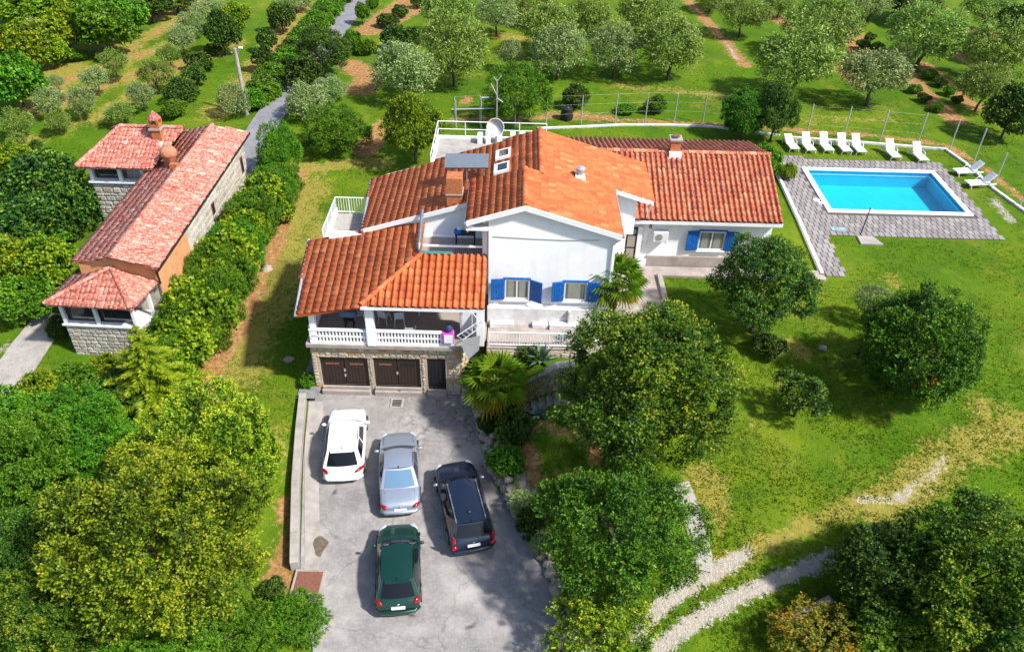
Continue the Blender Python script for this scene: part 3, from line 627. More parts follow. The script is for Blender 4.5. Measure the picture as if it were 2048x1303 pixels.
# walls ------------------------------------------------------
def wall(poly, off, mat='plaster', name='wall', parent=V):
    mb = MB(); mb.prism(poly, off); return obj(name, mb, M[mat], parent)
wall([(-1.2, 32.72, 2.5), (4.78, 32.72, 2.5), (4.78, 32.72, 8.32), (0.45, 32.72, 9.66), (-1.2, 32.72, 9.12)], (0, 3.68, 0))          # front gable block
wall([(-7.25, 35.32, 2.5), (-1.25, 35.32, 2.5), (-1.25, 35.32, 8.62), (-7.25, 35.32, 6.79)], (0, 6, 0))               # main block, left part
wall([(-1.25, 36.42, 2.5), (6.15, 36.42 + 1.9, 2.5), (6.15, 38.32, 7.86), (1.25, 36.42, 9.38), (-1.25, 36.42, 8.62)], (0, 2.9, 0))
wall([(4.46, 37.4, 5.6), (6.3, 37.4, 5.6), (6.3, 37.4, 7.8), (4.46, 37.4, 8.4)], (0, 1.2, 0))                          # little gable wall above the entrance
wall([(5.2, 38.4, 2.5), (13.95, 38.4, 2.5), (13.95, 38.4, 6.12), (5.2, 38.4, 6.12)], (0, 7.9, 0))                     # wing
wall([(13.93, 38.42, 6.1), (13.93, 46.3, 6.7), (13.93, 42.6, 7.75)], (-0.25, 0, 0))
mb = MB(); mb.box(7.35, 13.97, 38.28, 38.398, 2.6, 3.75); obj('plinth', mb, M['warmconc'], V)
mb = MB(); mb.box(6.75, 7.34, 38.22, 38.395, 2.6, 3.55); obj('plinth', mb, M['white'], V)
wall([(-4.75, 33.02, 6.2), (-1.5, 33.02, 6.2), (-1.5, 33.02, 6.72), (-4.75, 33.02, 6.72)], (0, 0.16, 0), name='balcony_parapet')
mb = MB(); mb.box(-4.75, -1.21, 33.19, 35.31, 6.1, 6.55); obj('balcony_floor', mb, M['floor'], V)
mb = MB(); mb.box(-1.5, -1.21, 33.01, 33.4, 5.5, 8.9); obj('pilaster', mb, M['plaster'], V)
mb = MB(); mb.box(-9.3, -1.22, 35.0, 35.31, 3.1, 6.6); obj('wall', mb, M['plaster'], V)
mb = MB(); mb.box(-1.24, 4.2, 32.45, 32.715, 2.6, 4.12); obj('plinth', mb, M['bench'], V)
# roofs ------------------------------------------------------
zr1 = lambda x, y: 9.8 - 0.311 * (x - 0.45)
r_right = plan_roof(V, 'right_roof', [(0.45, 32.5), (4.98, 32.5), (4.98, 37.1), (7.1, 37.1), (7.1, 41.6), (1.25, 41.6), (1.25, 36.3), (0.45, 36.3)], zr1, (0, 1), M['tile'], TGL)
zl1 = lambda x, y: 9.8 - 0.325 * (0.45 - x)
r_fl = plan_roof(V, 'front_left_roof', [(-2.2, 32.5), (0.45, 32.5), (0.45, 36.3), (-2.2, 36.3)], zl1, (0, 1), M['tile'], TG)
zl2 = lambda x, y: 9.555 - 0.311 * (1.25 - x)
r_ml = plan_roof(V, 'main_left_roof', [(-7.55, 35.15), (-1.5, 35.15), (-1.5, 36.0), (1.25, 36.0), (1.25, 41.6), (-8.0, 40.8)], zl2, (0, 1), M['tile'], TG)
def plane3(a, b, c):
    a, b, c = Vector(a), Vector(b), Vector(c); n = (b - a).cross(c - a); return lambda x, y: a.z - (n.x * (x - a.x) + n.y * (y - a.y)) / n.z
zvf = plane3((-6.95, 30.2, 5.72), (-1.3, 30.2, 5.72), (-1.35, 33, 6.8))
zvl = plane3((-4.43, 33, 6.79), (-6.95, 30.2, 5.72), (-9.95, 30.15, 5.12))
r_vf = plan_roof(V, 'veranda_roof', [(-6.95, 30.15), (-1.28, 30.15), (-1.28, 33.0), (-4.4, 33.0)], zvf, (1, 0), M['tile'], TGV, thick=.16)
r_vl = plan_roof(V, 'veranda_side_roof', [(-10.0, 30.15), (-6.95, 30.15), (-4.43, 33.0), (-4.6, 35.25), (-10.35, 35.25)], zvl, (0, 1), M['tile'], TG, thick=.16)
zwf = lambda x, y: 6.22 + 0.376 * (y - 38.0)
zwb = lambda x, y: 7.95 - 0.27 * (y - 42.6)
r_wf = plan_roof(V, 'wing_roof', [(6.15, 37.95), (14.3, 37.95), (14.3, 42.6), (4.0, 42.6), (4.0, 39.2), (6.15, 39.2)], zwf, (1, 0), M['barrel'], TGB, thick=.15)
r_wb = plan_roof(V, 'wing_rear_roof', [(14.3, 42.6), (14.2, 46.6), (3.0, 46.6), (3.0, 42.6)], zwb, (1, 0), M['barrel'], TGB)
ridge_tiles(r_wf, (4.3, 42.6, 7.97), (14.33, 42.6, 7.97), RMB)
ridge_tiles(r_vf, (-6.98, 30.15, 5.74), (-4.4, 33.0, 6.84), RM)
ridge_tiles(r_right, (0.45, 32.48, 9.82), (0.45, 36.3, 9.82), RM); ridge_tiles(r_right, (1.25, 36.2, 9.57), (1.25, 41.6, 9.57), RM)
def board(pts, h, mat='white', name='fascia', w=0.05, parent=V):
    a, b = Vector(pts[0]), Vector(pts[1]); d = (b - a).normalized(); s = d.cross(Vector((0, 0, 1))).normalized() * w
    mb = MB(); mb.prism([a, b, b + Vector((0, 0, -h)), a + Vector((0, 0, -h))], s); return obj(name, mb, M[mat], parent)
def on(f, x, y, dz=0.0): return (x, y, f(x, y) + dz)
board((on(zl1, -2.22, 32.5, .03), on(zl1, 0.45, 32.5, .03)), .26); board((on(zr1, .45, 32.5, .03), on(zr1, 5.0, 32.5, .03)), .26)
board((on(zl2, -7.57, 35.15, .03), on(zl2, -1.9, 35.15, .03)), .24); board((on(zr1, 4.98, 37.1, .03), on(zr1, 7.1, 37.1, .03)), .24)
board((on(zwf, 6.15, 37.95, -.03), on(zwf, 14.3, 37.95, -.03)), .2); board((on(zvf, -7.0, 30.15, -.02), on(zvf, -1.28, 30.15, -.02)), .17)
wall([(-2.2, 36.3, 8.3), (-2.2, 32.6, 8.3), (-2.2, 32.6, 8.9), (-2.2, 36.3, 8.9)], (0.06, 0, 0), 'white', 'fascia')
def gutter(a, b, r=0.07, mat='grey_metal', name='gutter'):
    mb = MB(); mb.tube([a, b], r, 8); return obj(name, mb, M[mat], V)
gutter(on(zl2, -7.62, 35.1, -.02), on(zl2, -8.07, 40.8, -.02)); gutter(on(zvl, -10.06, 30.1, -.03), on(zvl, -10.42, 35.3, -.03)); gutter(on(zr1, 5.05, 32.45, -.05), on(zr1, 5.05, 37.05, -.05))
gutter(on(zl1, -2.27, 32.4, -.06), on(zl1, -2.27, 36.3, -.06), .06); gutter(on(zr1, 7.0, 37.0, -0.06), (7.0, 37.9, 6.4), .05, 'white', 'downpipe')
mb = MB(); mb.tube([(4.98, 32.5, 8.2), (4.8, 32.6, 8.0), (4.65, 32.65, 7.8), (4.65, 32.66, 4.2)], .05); obj('downpipe', mb, M['white'], V)
mb = MB(); mb.tube([(-2.2, 32.5, 8.7), (-1.75, 32.8, 8.45), (-1.32, 32.9, 8.35), (-1.32, 32.92, 7.0)], .055); obj('downpipe', mb, M['white'], V)
mb = MB(); mb.box(-2.25, -1.21, 32.55, 33.4, 8.42, 8.56); obj('soffit', mb, M['white'], V)
mb = MB(); mb.tube([(-4.55, 35.1, 8.0), (-4.55, 33.3, 7.2), (-4.55, 33.1, 7.0), (-4.45, 32.95, 6.95)], .085, 8); obj('grey_duct', mb, M['duct'], V)
mb = MB(); mb.tube([(-4.55, 33.1, 6.95), (-4.3, 32.98, 6.9), (-2.95, 32.98, 6.9)], .09, 8); obj('green_hose_roll', mb, M['teal'], V)
for x0, x1 in ((-2.85, -1.52),):
    mb = MB()
    for k in range(14): mb.box(x0 + .05 + k * .092, x0 + .075 + k * .092, 33.08, 33.1, 6.72, 7.2)
    obj('railing', mb, M['black'], V)
mb = MB(); mb.box(-4.35, -1.52, 33.04, 33.14, 7.2, 7.27); obj('handrail', mb, M['white'], V)
# chimneys, roof windows, vents --------------------------------
def chimney(x0, x1, y0, y1, z0, z1, mat, roof, ledge=None, cap=None):
    mb = MB(); mb.box(x0, x1, y0, y1, z0, z1); c = obj('chimney', mb, M[mat], roof, bevel=0.01)
    if ledge: mb = MB(); mb.box(x0 - .04, x1 + .04, y0 - .04, y1 + .04, ledge, ledge + .06); obj('ledge', mb, M['concrete'], c)
    if cap: mb = MB(); mb.box(x0 - .07, x1 + .07, y0 - .07, y1 + .07, z1, z1 + .09); obj('cap', mb, M[cap], c)
    return c
chimney(-3.36, -2.6, 35.3, 36.1, 8.0, 9.65, 'brick', r_ml, 8.75)
c = chimney(8.62, 9.18, 42.35, 42.95, 7.6, 8.75, 'brick', r_wf, None, 'concrete')
mb = MB(); mb.box(8.55, 9.25, 42.1, 42.34, 7.75, 8.15); obj('flashing', mb, M['white'], c)
mb = MB(); mb.box(8.72, 9.08, 42.45, 42.85, 8.94, 8.97); obj('flue', mb, M['rust'], c)
def roof_item(name, x, y, zf, w, d, h, mat, roof, dz=.05):
    c = [(x - w / 2, y - d / 2), (x + w / 2, y - d / 2), (x + w / 2, y + d / 2), (x - w / 2, y + d / 2)]
    mb = MB(); mb.prism([(a, b, zf(a, b) + dz) for a, b in c], (0, 0, h)); return obj(name, mb, M[mat], roof)
for sx_, sy_ in ((1006, 312), (1003, 340)):
    p = at(sx_, sy_, 8.95); p = at(sx_, sy_, zl2(p[0], p[1])); f = roof_item('roof_window', p[0], p[1], zl2, .78, 1.0, .14, 'white', r_ml); roof_item('pane', p[0] + .04, p[1], zl2, .48, .72, .03, 'glass', f, .17)
p = at(1160, 355, 9.1); p = at(1160, 355, zr1(p[0], p[1])); f = roof_item('roof_vent', p[0], p[1], zr1, .5, .6, .1, 'white', r_right)
mb = MB(); mb.lathe([(.16, 0), (.16, .28), (.24, .3), (.24, .42), (.05, .5)], (p[0], p[1], zr1(p[0], p[1]) + .12), 14); obj('cowl', mb, M['grey_metal'], f)
# solar water panel raised on legs
p0, p1 = at(890, 326, 9.35), at(977, 326, 9.35); sp = thing('solar_panel', 'flat grey solar panel tilted on short legs on the left roof slope', 'solar panel', (p0[0], p0[1], zl2(p0[0], p0[1])))
mb = MB(); a, b = Vector((p0[0], p0[1] - .25, 9.15)), Vector((p1[0], p1[1] - .25, 9.15)); u = Vector((0, .75, .42)); mb.prism([a, b, b + u, a + u], (0, -.05, .09)); pn = obj('panel', mb, M['solar'], sp)
for k in range(3):
    q = a + (b - a) * (.1 + .4 * k); mb = MB(); mb.tube([(q.x, q.y + .1, q.z + .05), (q.x, q.y + .1, zl2(q.x, q.y + .1))], .025, 6); mb.tube([(q.x, q.y + .7, q.z + .4), (q.x, q.y + .7, zl2(q.x, q.y + .7))], .025, 6); obj('leg', mb, M['galv'], sp)
# satellite dish and aerial mast
q = (-1.15, 41.2); zb = zl2(*q)
ds = thing('satellite_dish', 'round white satellite dish at the foot of the aerial mast behind the roof', 'satellite dish', (*q, zb))
mb = MB(); prof = [(0.0, .14), (.2, .125), (.35, .075), (.47, 0), (.48, .01)]; mb.lathe([(r, -h) for r, h in prof], (0, 0, 0), 24)
rot = Matrix.Rotation(R(72), 4, 'X') ; mb.v = [tuple(rot @ Vector(v) + Vector((q[0] - .02, q[1] - .3, zb + 1.1))) for v in mb.v]; obj('dish', mb, M['plastic'], ds, smooth=True)
mb = MB(); mb.tube([(q[0], q[1], zb), (q[0], q[1], zb + 1.0), (q[0], q[1] - .2, zb + 1.1)], .035, 6); mb.tube([(q[0], q[1] - .3, zb + .75), (q[0], q[1] - .75, zb + .95)], .015, 6); obj('bracket', mb, M['galv'], ds)
an = thing('aerial_mast', 'thin television aerial mast standing behind the white satellite dish', 'aerial', (-1.12, 41.75, 7.0))
mb = MB(); mb.tube([(-1.12, 41.75, 6.6), (-1.12, 41.75, 12.2)], .035, 6); obj('mast', mb, M['galv'], an)
mb = MB(); mb.tube([(-1.45, 41.7, 12.0), (-1.12, 41.75, 11.35)], .03, 6); obj('yagi', mb, M['galv'], an)
mb = MB(); mb.tube([(-1.3, 41.7, 12.35), (-1.12, 41.75, 12.1), (-.9, 41.75, 12.4)], .03, 6); mb.tube([(-1.12, 41.75, 11.2), (-.8, 41.7, 11.0)], .03, 6); obj('element', mb, M['galv'], an)
# windows with shutters, entrance door, air conditioner ----------
def window(x0, x1, z0, z1, y, shut, panes=2, ang=(20, 20), parent=V):
    mb = MB(); mb.box(x0, x1, y - .05, y - .002, z0, z1); f = obj('window', mb, M['white'], parent)
    wd = (x1 - x0 - .09 * (panes + 1)) / panes
    for k in range(panes):
        a = x0 + .09 + k * (wd + .09); mb = MB(); mb.box(a, a + wd, y - .064, y - .052, z0 + .12, z1 - .1); obj('pane', mb, M['winglass'], f)
        mb = MB(); mb.box(a + wd * .1, a + wd * .75, y - .068, y - .0655, z0 + .13, z1 - .11); obj('curtain', mb, M['curtain'], f)
    mb = MB(); mb.box(x0 - .08, x1 + .08, y - .16, y - .003, z0 - .09, z0 - .002); obj('sill', mb, M['white'], f)
    mb = MB(); mb.box(x0 - .06, x1 + .06, y - .09, y - .003, z1 + .002, z1 + .07); obj('lintel_board', mb, M['blue'], f)
    for sgn, xh, sw, an_ in ((-1, x0, shut[0], ang[0]), (1, x1, shut[1], ang[1])):
        if not sw: continue
        A = Vector((xh + sgn * .02, y - .08, 0)); d = Vector((sgn * math.cos(R(an_)), -math.sin(R(an_)), 0)); t = Vector((d.y * sgn, -d.x * sgn, 0)) * .045
        mb = MB(); mb.prism([A + Vector((0, 0, z0)), A + d * sw + Vector((0, 0, z0)), A + d * sw + Vector((0, 0, z1 + .04)), A + Vector((0, 0, z1 + .04))], t); s = obj('shutter', mb, M['blue'], f)
        nrm = t.normalized() * (1 if t.y < 0 else -1)
        base = A + (t if t.y < 0 else Vector((0, 0, 0)))
        for k in range(5):
            q0 = base + d * (sw * (k + .08) / 5); q1 = base + d * (sw * (k + .92) / 5)
            mb = MB(); mb.prism([q0 + Vector((0, 0, z0 + .06)), q1 + Vector((0, 0, z0 + .06)), q1 + Vector((0, 0, z1 - .03)), q0 + Vector((0, 0, z1 - .03))], nrm * .014); obj('slat', mb, M['blue'], s)
    return f
window(-.4, .8, 4.55, 5.72, 32.72, (.66, .68), 2, (8, 28)); window(2.5, 3.6, 4.55, 5.65, 32.72, (.6, .6), 1, (12, 10)); window(10.08, 11.5, 4.2, 5.38, 38.4, (.66, .66), 2, (6, 6))
mb = MB(); mb.box(5.62, 6.68, 38.3, 38.396, 3.15, 5.5); d = obj('door', mb, M['black'], V)
for (a, b, c_, e) in ((5.72, 6.1, 3.3, 4.05), (6.18, 6.6, 3.3, 4.2), (5.72, 6.1, 4.15, 4.95), (6.18, 6.6, 4.3, 5.0), (5.72, 6.6, 5.12, 5.42)):
    mb = MB(); mb.box(a, b, 38.285, 38.299, c_, e); obj('pane', mb, M['floor'] if e < 5.3 else M['curtain'], d)
mb = MB(); mb.box(6.7, 6.95, 38.24, 38.398, 3.1, 5.6); obj('door_jamb', mb, M['white'], V)
ac = thing('air_conditioner', 'white outdoor air conditioner unit on the wall between door and blue-shuttered window', 'air conditioner', (7.95, 38.39, 4.9))
mb = MB(); mb.box(7.52, 8.32, 37.98, 38.33, 4.82, 5.42); a = obj('casing', mb, M['plastic'], ac, bevel=.03)
mb = MB(); mb.lathe([(.2, 0), (.2, -.012)], (7.82, 37.975, 5.12), 16, 'y'); obj('fan_grille', mb, M['curtain'], a)
for x in (7.65, 8.2): mb = MB(); mb.box(x - .02, x + .02, 38.0, 38.398, 4.77, 4.81); obj('bracket', mb, M['galv'], ac)
mb = MB(); mb.tube([(7.45, 38.36, 5.4), (7.3, 38.37, 5.2), (7.2, 38.37, 3.9)], .025, 6); obj('hose', mb, M['white'], ac)
mb = MB(); mb.box(7.28, 7.42, 38.22, 38.395, 5.5, 5.66); obj('wall_lamp', mb, M['curtain'], V)
mb = MB(); mb.box(-1.19, 4.7, 32.66, 32.718, 4.14, 4.22); obj('string_course', mb, M['white'], V)
mb = MB(); mb.tube([(-1.0, 32.7, 8.05), (.8, 32.7, 7.98), (2.4, 32.7, 7.95), (4.0, 32.7, 8.0)], .014, 6); obj('cable', mb, M['curtain'], V)
# garage storey, veranda ----------------------------------------
GH = [(.36, 2.73, .42, 2.22), (3.0, 5.3, .42, 2.25), (5.64, 6.56, .34, 2.3)]; gx0 = -9.78
mb = MB()
for a, b, c_, e in [(0, .36, 0, 2.95), (2.73, 3.0, 0, 2.95), (5.3, 5.64, 0, 2.95), (6.56, 7.3, 0, 2.95)] + [(h[0], h[1], h[3], 2.95) for h in GH] + [(h[0], h[1], 0, h[2]) for h in GH]:
    mb.box(gx0 + a, gx0 + b, 30.62, 30.95, c_ - .2 if c_ == 0 else c_, e)
gw = obj('garage_wall', mb, M['mortar'], V)
stone_face(V, (gx0, 30.618, 0.02), (1, 0, 0), (0, -1, 0), 7.3, 2.9, [(h[0] - .09, h[1] + .09, 0 if i < 2 else .2, h[3] + .04) for i, h in enumerate(GH)], .33, .24, M['ochre_stone'], .055)
mb = MB(); mb.prism([(-9.78, 30.955, -.2), (-9.78, 36, -.2), (-9.78, 36, 2.95), (-9.78, 30.955, 2.95)], (.3, 0, 0)); obj('garage_side_wall', mb, M['greystone'], V)
mb = MB(); mb.prism([(-2.47, 30.63, -.2), (-1.25, 31.9, -.2), (-1.25, 31.9, 2.9), (-2.47, 30.63, 2.9)], (0, .3, 0)); obj('garage_side_wall', mb, M['mortar'], V)
stone_face(V, (-2.47, 30.62, .02), (1.22, 1.27, 0), (1.27, -1.22, 0), 1.7, 2.8, [], .33, .24, M['ochre_stone'], .06)
mb = MB(); mb.box(-9.45, -1.3, 33.2, 33.4, -.2, 2.9); obj('garage_back', mb, M['greystone'], V)
for i, h in enumerate(GH):
    a, b, c_, e = gx0 + h[0], gx0 + h[1], h[2], h[3]; n = 2 if i < 2 else 1; wd = (b - a) / n
    for k in range(n):
        x0, x1 = a + k * wd + .015, a + (k + 1) * wd - .015; mb = MB(); mb.box(x0, x1, 30.74, 30.79, c_ + .02, e - .01); dr_ = obj('garage_door' if i < 2 else 'cellar_door', mb, M['dkwood'] if i < 2 else M['black'], V)
        for q in range(7 if i < 2 else 5):
            pw = (x1 - x0) / (7 if i < 2 else 5); mb = MB(); mb.box(x0 + q * pw + .008, x0 + (q + 1) * pw - .008, 30.715, 30.739, c_ + .03, e - .03); obj('plank', mb, M['dkwood'] if i < 2 else M['black'], dr_)
        if i < 2:
            mb = MB(); mb.box(x0 + .25, x1 - .25, 30.69, 30.713, e - .52, e - .42); obj('vent_slot', mb, M['black'] if k and i else M['rust'], dr_)
    if i < 2:
        for zz in (.62, .95) if i == 0 else (.85,): mb = MB(); mb.box((a + b) / 2 - .05 + i * .0, (a + b) / 2 + .03, 30.68, 30.713, c_ + zz - .1, c_ + zz + .06); obj('latch', mb, M['galv'], dr_)
    mb = MB(); mb.box(a - .02, b + .02, 30.36, 30.615, -.1, c_ - .16); mb.box(a, b, 30.5, 30.735, c_ - .16, c_); obj('threshold', mb, M['warmconc'], V, bevel=.015)
slab = [(-9.9, 30.4), (-2.75, 30.4), (-1.25, 31.25), (-1.25, 35.0), (-9.9, 35.0)]
mb = MB(); mb.prism([(x, y, 2.96) for x, y in slab], (0, 0, .22)); obj('veranda_floor', mb, M['warmconc'], V, bevel=.015)
mb = MB(); mb.prism([(x * .999 - .0, y + (.16 if y < 31 else 0), 3.182) for x, y in [(-9.6, 30.4), (-2.7, 30.4), (-1.3, 31.3), (-1.3, 34.98), (-9.6, 34.98)]], (0, 0, .012)); obj('tiled_floor', mb, M['floor'], V)
def column(x, y, w, ztop, parent=V):
    mb = MB(); mb.box(x - w / 2, x + w / 2, y - w / 2, y + w / 2, 3.19, ztop); return obj('column', mb, M['plaster'], parent)
column(-6.7, 30.55, .38, zvf(-6.7, 30.55) - .2); column(-9.45, 30.6, .26, zvl(-9.45, 30.6) - .2); column(-1.5, 30.75, .36, zvf(-1.5, 30.75) - .2); column(-9.6, 33.0, .24, zvl(-9.6, 33) - .2)
mb = MB(); mb.prism([on(zvf, -6.9, 30.45, -.17), on(zvf, -1.3, 30.45, -.17), on(zvf, -1.3, 30.45, -.33), on(zvf, -6.9, 30.45, -.33)], (0, .2, 0)); obj('beam', mb, M['white'], V)
mb = MB(); mb.prism([on(zvl, -9.8, 30.5, -.17), on(zvl, -9.8, 35, -.17), on(zvl, -9.8, 35, -.33), on(zvl, -9.8, 30.5, -.33)], (.16, 0, 0)); obj('beam', mb, M['white'], V)
def balustrade(a, b, z0, h=.86, step=.155, parent=V):
    a, b = Vector(a), Vector(b); d = (b - a); L = d.length; d.normalize(); s = Vector((-d.y, d.x, 0)) * .05
    def bar(u0, u1, za, zb, w=1.0): mb.prism([a + d * u0 - s * w + Vector((0, 0, za)), a + d * u1 - s * w + Vector((0, 0, za)), a + d * u1 + s * w + Vector((0, 0, za)), a + d * u0 + s * w + Vector((0, 0, za))], (0, 0, zb - za))
    mb = MB(); bar(0, L, z0 + h - .1, z0 + h, 1.4); r = obj('balustrade_rail', mb, M['plaster'], parent)
    mb = MB(); bar(0, L, z0, z0 + .14, 1.2); bar(0, L, z0 + .4, z0 + .47); obj('balustrade_course', mb, M['plaster'], r)
    n = int(L / step)
    for k in range(n + 1):
        u = min(L - .04, max(.04, k * L / n))
        mb = MB(); bar(u - .036, u + .036, z0 + .14, z0 + .4, .8); bar(u - .036, u + .036, z0 + .47, z0 + h - .1, .8); obj('baluster', mb, M['plaster'], r)
balustrade((-9.66, 30.52, 0), (-6.9, 30.52, 0), 3.185); balustrade((-6.5, 30.52, 0), (-2.75, 30.52, 0), 3.185); balustrade((-9.66, 30.7, 0), (-9.66, 34.9, 0), 3.185)
# terrace to the right of the veranda, with railing, masonry benches
mb = MB(); mb.prism([(x, y, 2.2) for x, y in [(-1.19, 30.55), (3.6, 30.6), (4.7, 31.3), (8.0, 34.0), (8.0, 37.3), (17.2, 37.3), (17.2, 38.2), (4.5, 38.2), (4.5, 33.1), (-1.19, 33.1)]], (0, 0, .94)); tag(obj('terrace', mb, M['warmconc']), kind='structure')
mb = MB(); mb.box(-1.19, 3.55, 30.5, 30.56, .2, 3.0); obj('terrace_wall', mb, M['mortar'], V); stone_face(V, (-1.19, 30.498, .6), (1, 0, 0), (0, -1, 0), 4.7, 2.35, [], .36, .26, M['ochre_stone'], .05)
def railing(a, b, z0, h=.85, step=.13, name='railing', parent=V, mat='white', nr=2):
    a, b = Vector((*a, z0)), Vector((*b, z0)); d = b - a; L = d.length; mb = MB()
    for hz_ in ([h, .12] if nr == 2 else [h, h * .5]): mb.tube([a + Vector((0, 0, hz_)), b + Vector((0, 0, hz_))], .028, 6)
    r = obj(name, mb, M[mat], parent)
    n = max(1, int(L / step))
    for k in range(n + 1):
        q = a + d * (k / n); big = k % max(1, n // 3) == 0; mb = MB(); mb.tube([q + Vector((0, 0, 0 if big else .12)), q + Vector((0, 0, h))], .028 if big else .013, 6); obj('baluster', mb, M[mat], r)
    return r
railing((-1.1, 30.66), (3.5, 30.7), 3.14); railing((3.5, 30.7), (4.6, 31.5), 3.14)
for (x0, x1, y0, y1, h) in ((-1.1, .1, 32.1, 32.44, .28), (1.0, 1.8, 32.15, 32.44, .24), (1.85, 3.3, 32.05, 32.44, .3), (2.75, 2.87, 32.25, 32.443, .98)):
    mb = MB(); mb.box(x0, x1, y0, y1, 3.142, 3.14 + h); obj('masonry_bench', mb, M['bench'], V, bevel=.02)
kb = thing('path_kerb', 'low pale kerb between the entrance path and the lawn in front of the wing', 'kerb', (8.0, 35.5, 3.0)); mb = MB(); mb.box(7.85, 8.12, 34.0, 37.28, 2.6, 3.32); obj('kerb_block', mb, M['warmconc'], kb, bevel=.02)
# left balcony
mb = MB(); mb.box(-9.75, -7.27, 35.7, 38.9, 5.35, 5.6); bf = obj('balcony_floor', mb, M['concrete'], V)
mb = MB(); mb.box(-9.6, -7.27, 36.0, 38.6, 1, 5.34); obj('wall', mb, M['plaster'], V)
for a, b in (((-9.7, 35.4), (-9.7, 38.85)), ((-9.7, 38.85), (-7.3, 38.85))): railing(a, b, 5.6, .98, .14)
mb = MB(); mb.box(-9.745, -9.66, 35.4, 38.88, 5.602, 5.95); obj('balcony_parapet', mb, M['plaster'], V)
# flat terrace behind the main roof
mb = MB(); mb.box(-4.95, 2.0, 41.95, 47.1, 2, 6.5); obj('rear_annexe', mb, M['plaster'], V)
mb = MB(); mb.box(-4.9, 1.9, 42.0, 47.0, 6.503, 6.52); obj('roof_terrace_floor', mb, M['concrete'], V)
mb = MB(); mb.box(-4.95, 2.0, 46.9, 47.08, 6.523, 6.66); mb.box(-4.95, -4.8, 42.0, 46.88, 6.523, 6.62); obj('terrace_kerb', mb, M['white'], V)
for a, b in (((-4.85, 42.2), (-4.85, 47.0)), ((-4.85, 47.0), (1.8, 47.0))): railing(a, b, 6.6, 1.0, 1.55, 'terrace_railing', nr=1)
for x in (-2.4, -1.9, -1.2, -.4, .2):
    mb = MB(); mb.box(x, x + .3, 46.2, 46.7, 6.53, 6.53 + .6 + .1 * math.sin(x * 9)); obj('planter_box', mb, M['white'], V)
flush_tiles(V)

# ------------------------------------------------------------------ things on the veranda, balcony and terrace
def chair(label, loc, rz, seat_mat='plastic', group='plastic chairs on the veranda'):
    t = thing('plastic_chair', label, 'chair', loc, 0, group); x, y, z = loc
    mb = MB(); mb.box(x - .23, x + .23, y - .23, y + .23, z + .42, z + .46); obj('seat', mb, M[seat_mat], t, bevel=.015)
    mb = MB(); mb.prism([(x - .23, y + .22, z + .46), (x + .23, y + .22, z + .46), (x + .2, y + .32, z + .92), (x - .2, y + .32, z + .92)], (0, .03, 0)); obj('backrest', mb, M['plastic'], t)
    for a, b in ((-1, -1), (1, -1), (1, 1), (-1, 1)): mb = MB(); mb.tube([(x + a * .2, y + b * .2, z + .42), (x + a * .25, y + b * .25, z)], .022, 6); obj('leg', mb, M['plastic'], t)
    for a in (-1, 1): mb = MB(); mb.box(x + a * .24 - .025, x + a * .24 + .025, y - .22, y + .26, z + .64, z + .67); obj('armrest', mb, M['plastic'], t)
    t.rotation_euler.z = rz; return t
ZF = 3.195
chair('white chair with green seat just right of the middle veranda column', (-5.6, 32.2, ZF), R(190), 'green'); chair('white chair beside the veranda column, facing the dining table', (-6.35, 32.3, ZF), R(160))
chair('white plastic chair left of the middle veranda column, half hidden in shade', (-7.6, 32.4, ZF), R(100)); chair('green-seated chair seen through the front balustrade', (-4.9, 31.0, ZF), R(180), 'green')
tb = thing('dining_table', 'white dining table under the veranda roof among plastic chairs', 'table', (-5.6, 33.2, ZF)); mb = MB(); mb.box(-6.6, -4.6, 32.8, 33.7, ZF + .7, ZF + .74); obj('tabletop', mb, M['white'], tb)
for a in (-6.5, -4.7):
    for b in (32.9, 33.6): mb = MB(); mb.tube([(a, b, ZF), (a, b, ZF + .7)], .03, 6); obj('leg', mb, M['white'], tb)
bt = thing('covered_barbecue', 'dark barbecue with blue-grey lid in the shady left half of the veranda', 'barbecue', (-7.95, 31.9, ZF)); mb = MB(); mb.box(-8.4, -7.6, 31.6, 32.2, ZF + .7, ZF + 1.05); obj('lid', mb, M['bluecloth'], bt, bevel=.06)
mb = MB(); mb.box(-8.25, -7.75, 31.7, 32.1, ZF + .45, ZF + .69); obj('fire_box', mb, M['black'], bt)
for a, b in ((-8.2, 31.75), (-7.8, 31.75), (-8.2, 32.05), (-7.8, 32.05)): mb = MB(); mb.tube([(a, b, ZF + .45), (a, b, ZF)], .03, 6); obj('leg', mb, M['black'], bt)
cb = thing('white_cabinet', 'white cabinet with open door at the right end of the veranda', 'cabinet', (-2.1, 31.8, ZF)); mb = MB(); mb.box(-2.55, -1.95, 31.5, 32.1, ZF, ZF + 1.35); obj('body', mb, M['white'], cb, bevel=.02)
mb = MB(); mb.prism([(-1.93, 31.5, ZF + .05), (-1.7, 31.05, ZF + .05), (-1.7, 31.05, ZF + 1.3), (-1.93, 31.5, ZF + 1.3)], (.04, .02, 0)); obj('door', mb, M['white'], cb)
tw_ = thing('towel', 'magenta and white towel hanging over the veranda balustrade', 'towel', (-2.95, 30.5, 4.0)); mb = MB(); mb.box(-3.3, -2.75, 30.37, 30.4, 3.45, 4.07); obj('front_flap', mb, M['pink'], tw_); 
mb = MB(); mb.box(-3.3, -2.75, 30.4, 30.66, 4.055, 4.085); obj('fold', mb, M['pink'], tw_); mb = MB(); mb.box(-3.22, -2.8, 30.34, 30.365, 3.5, 3.98); obj('white_print', mb, M['white'], tw_)
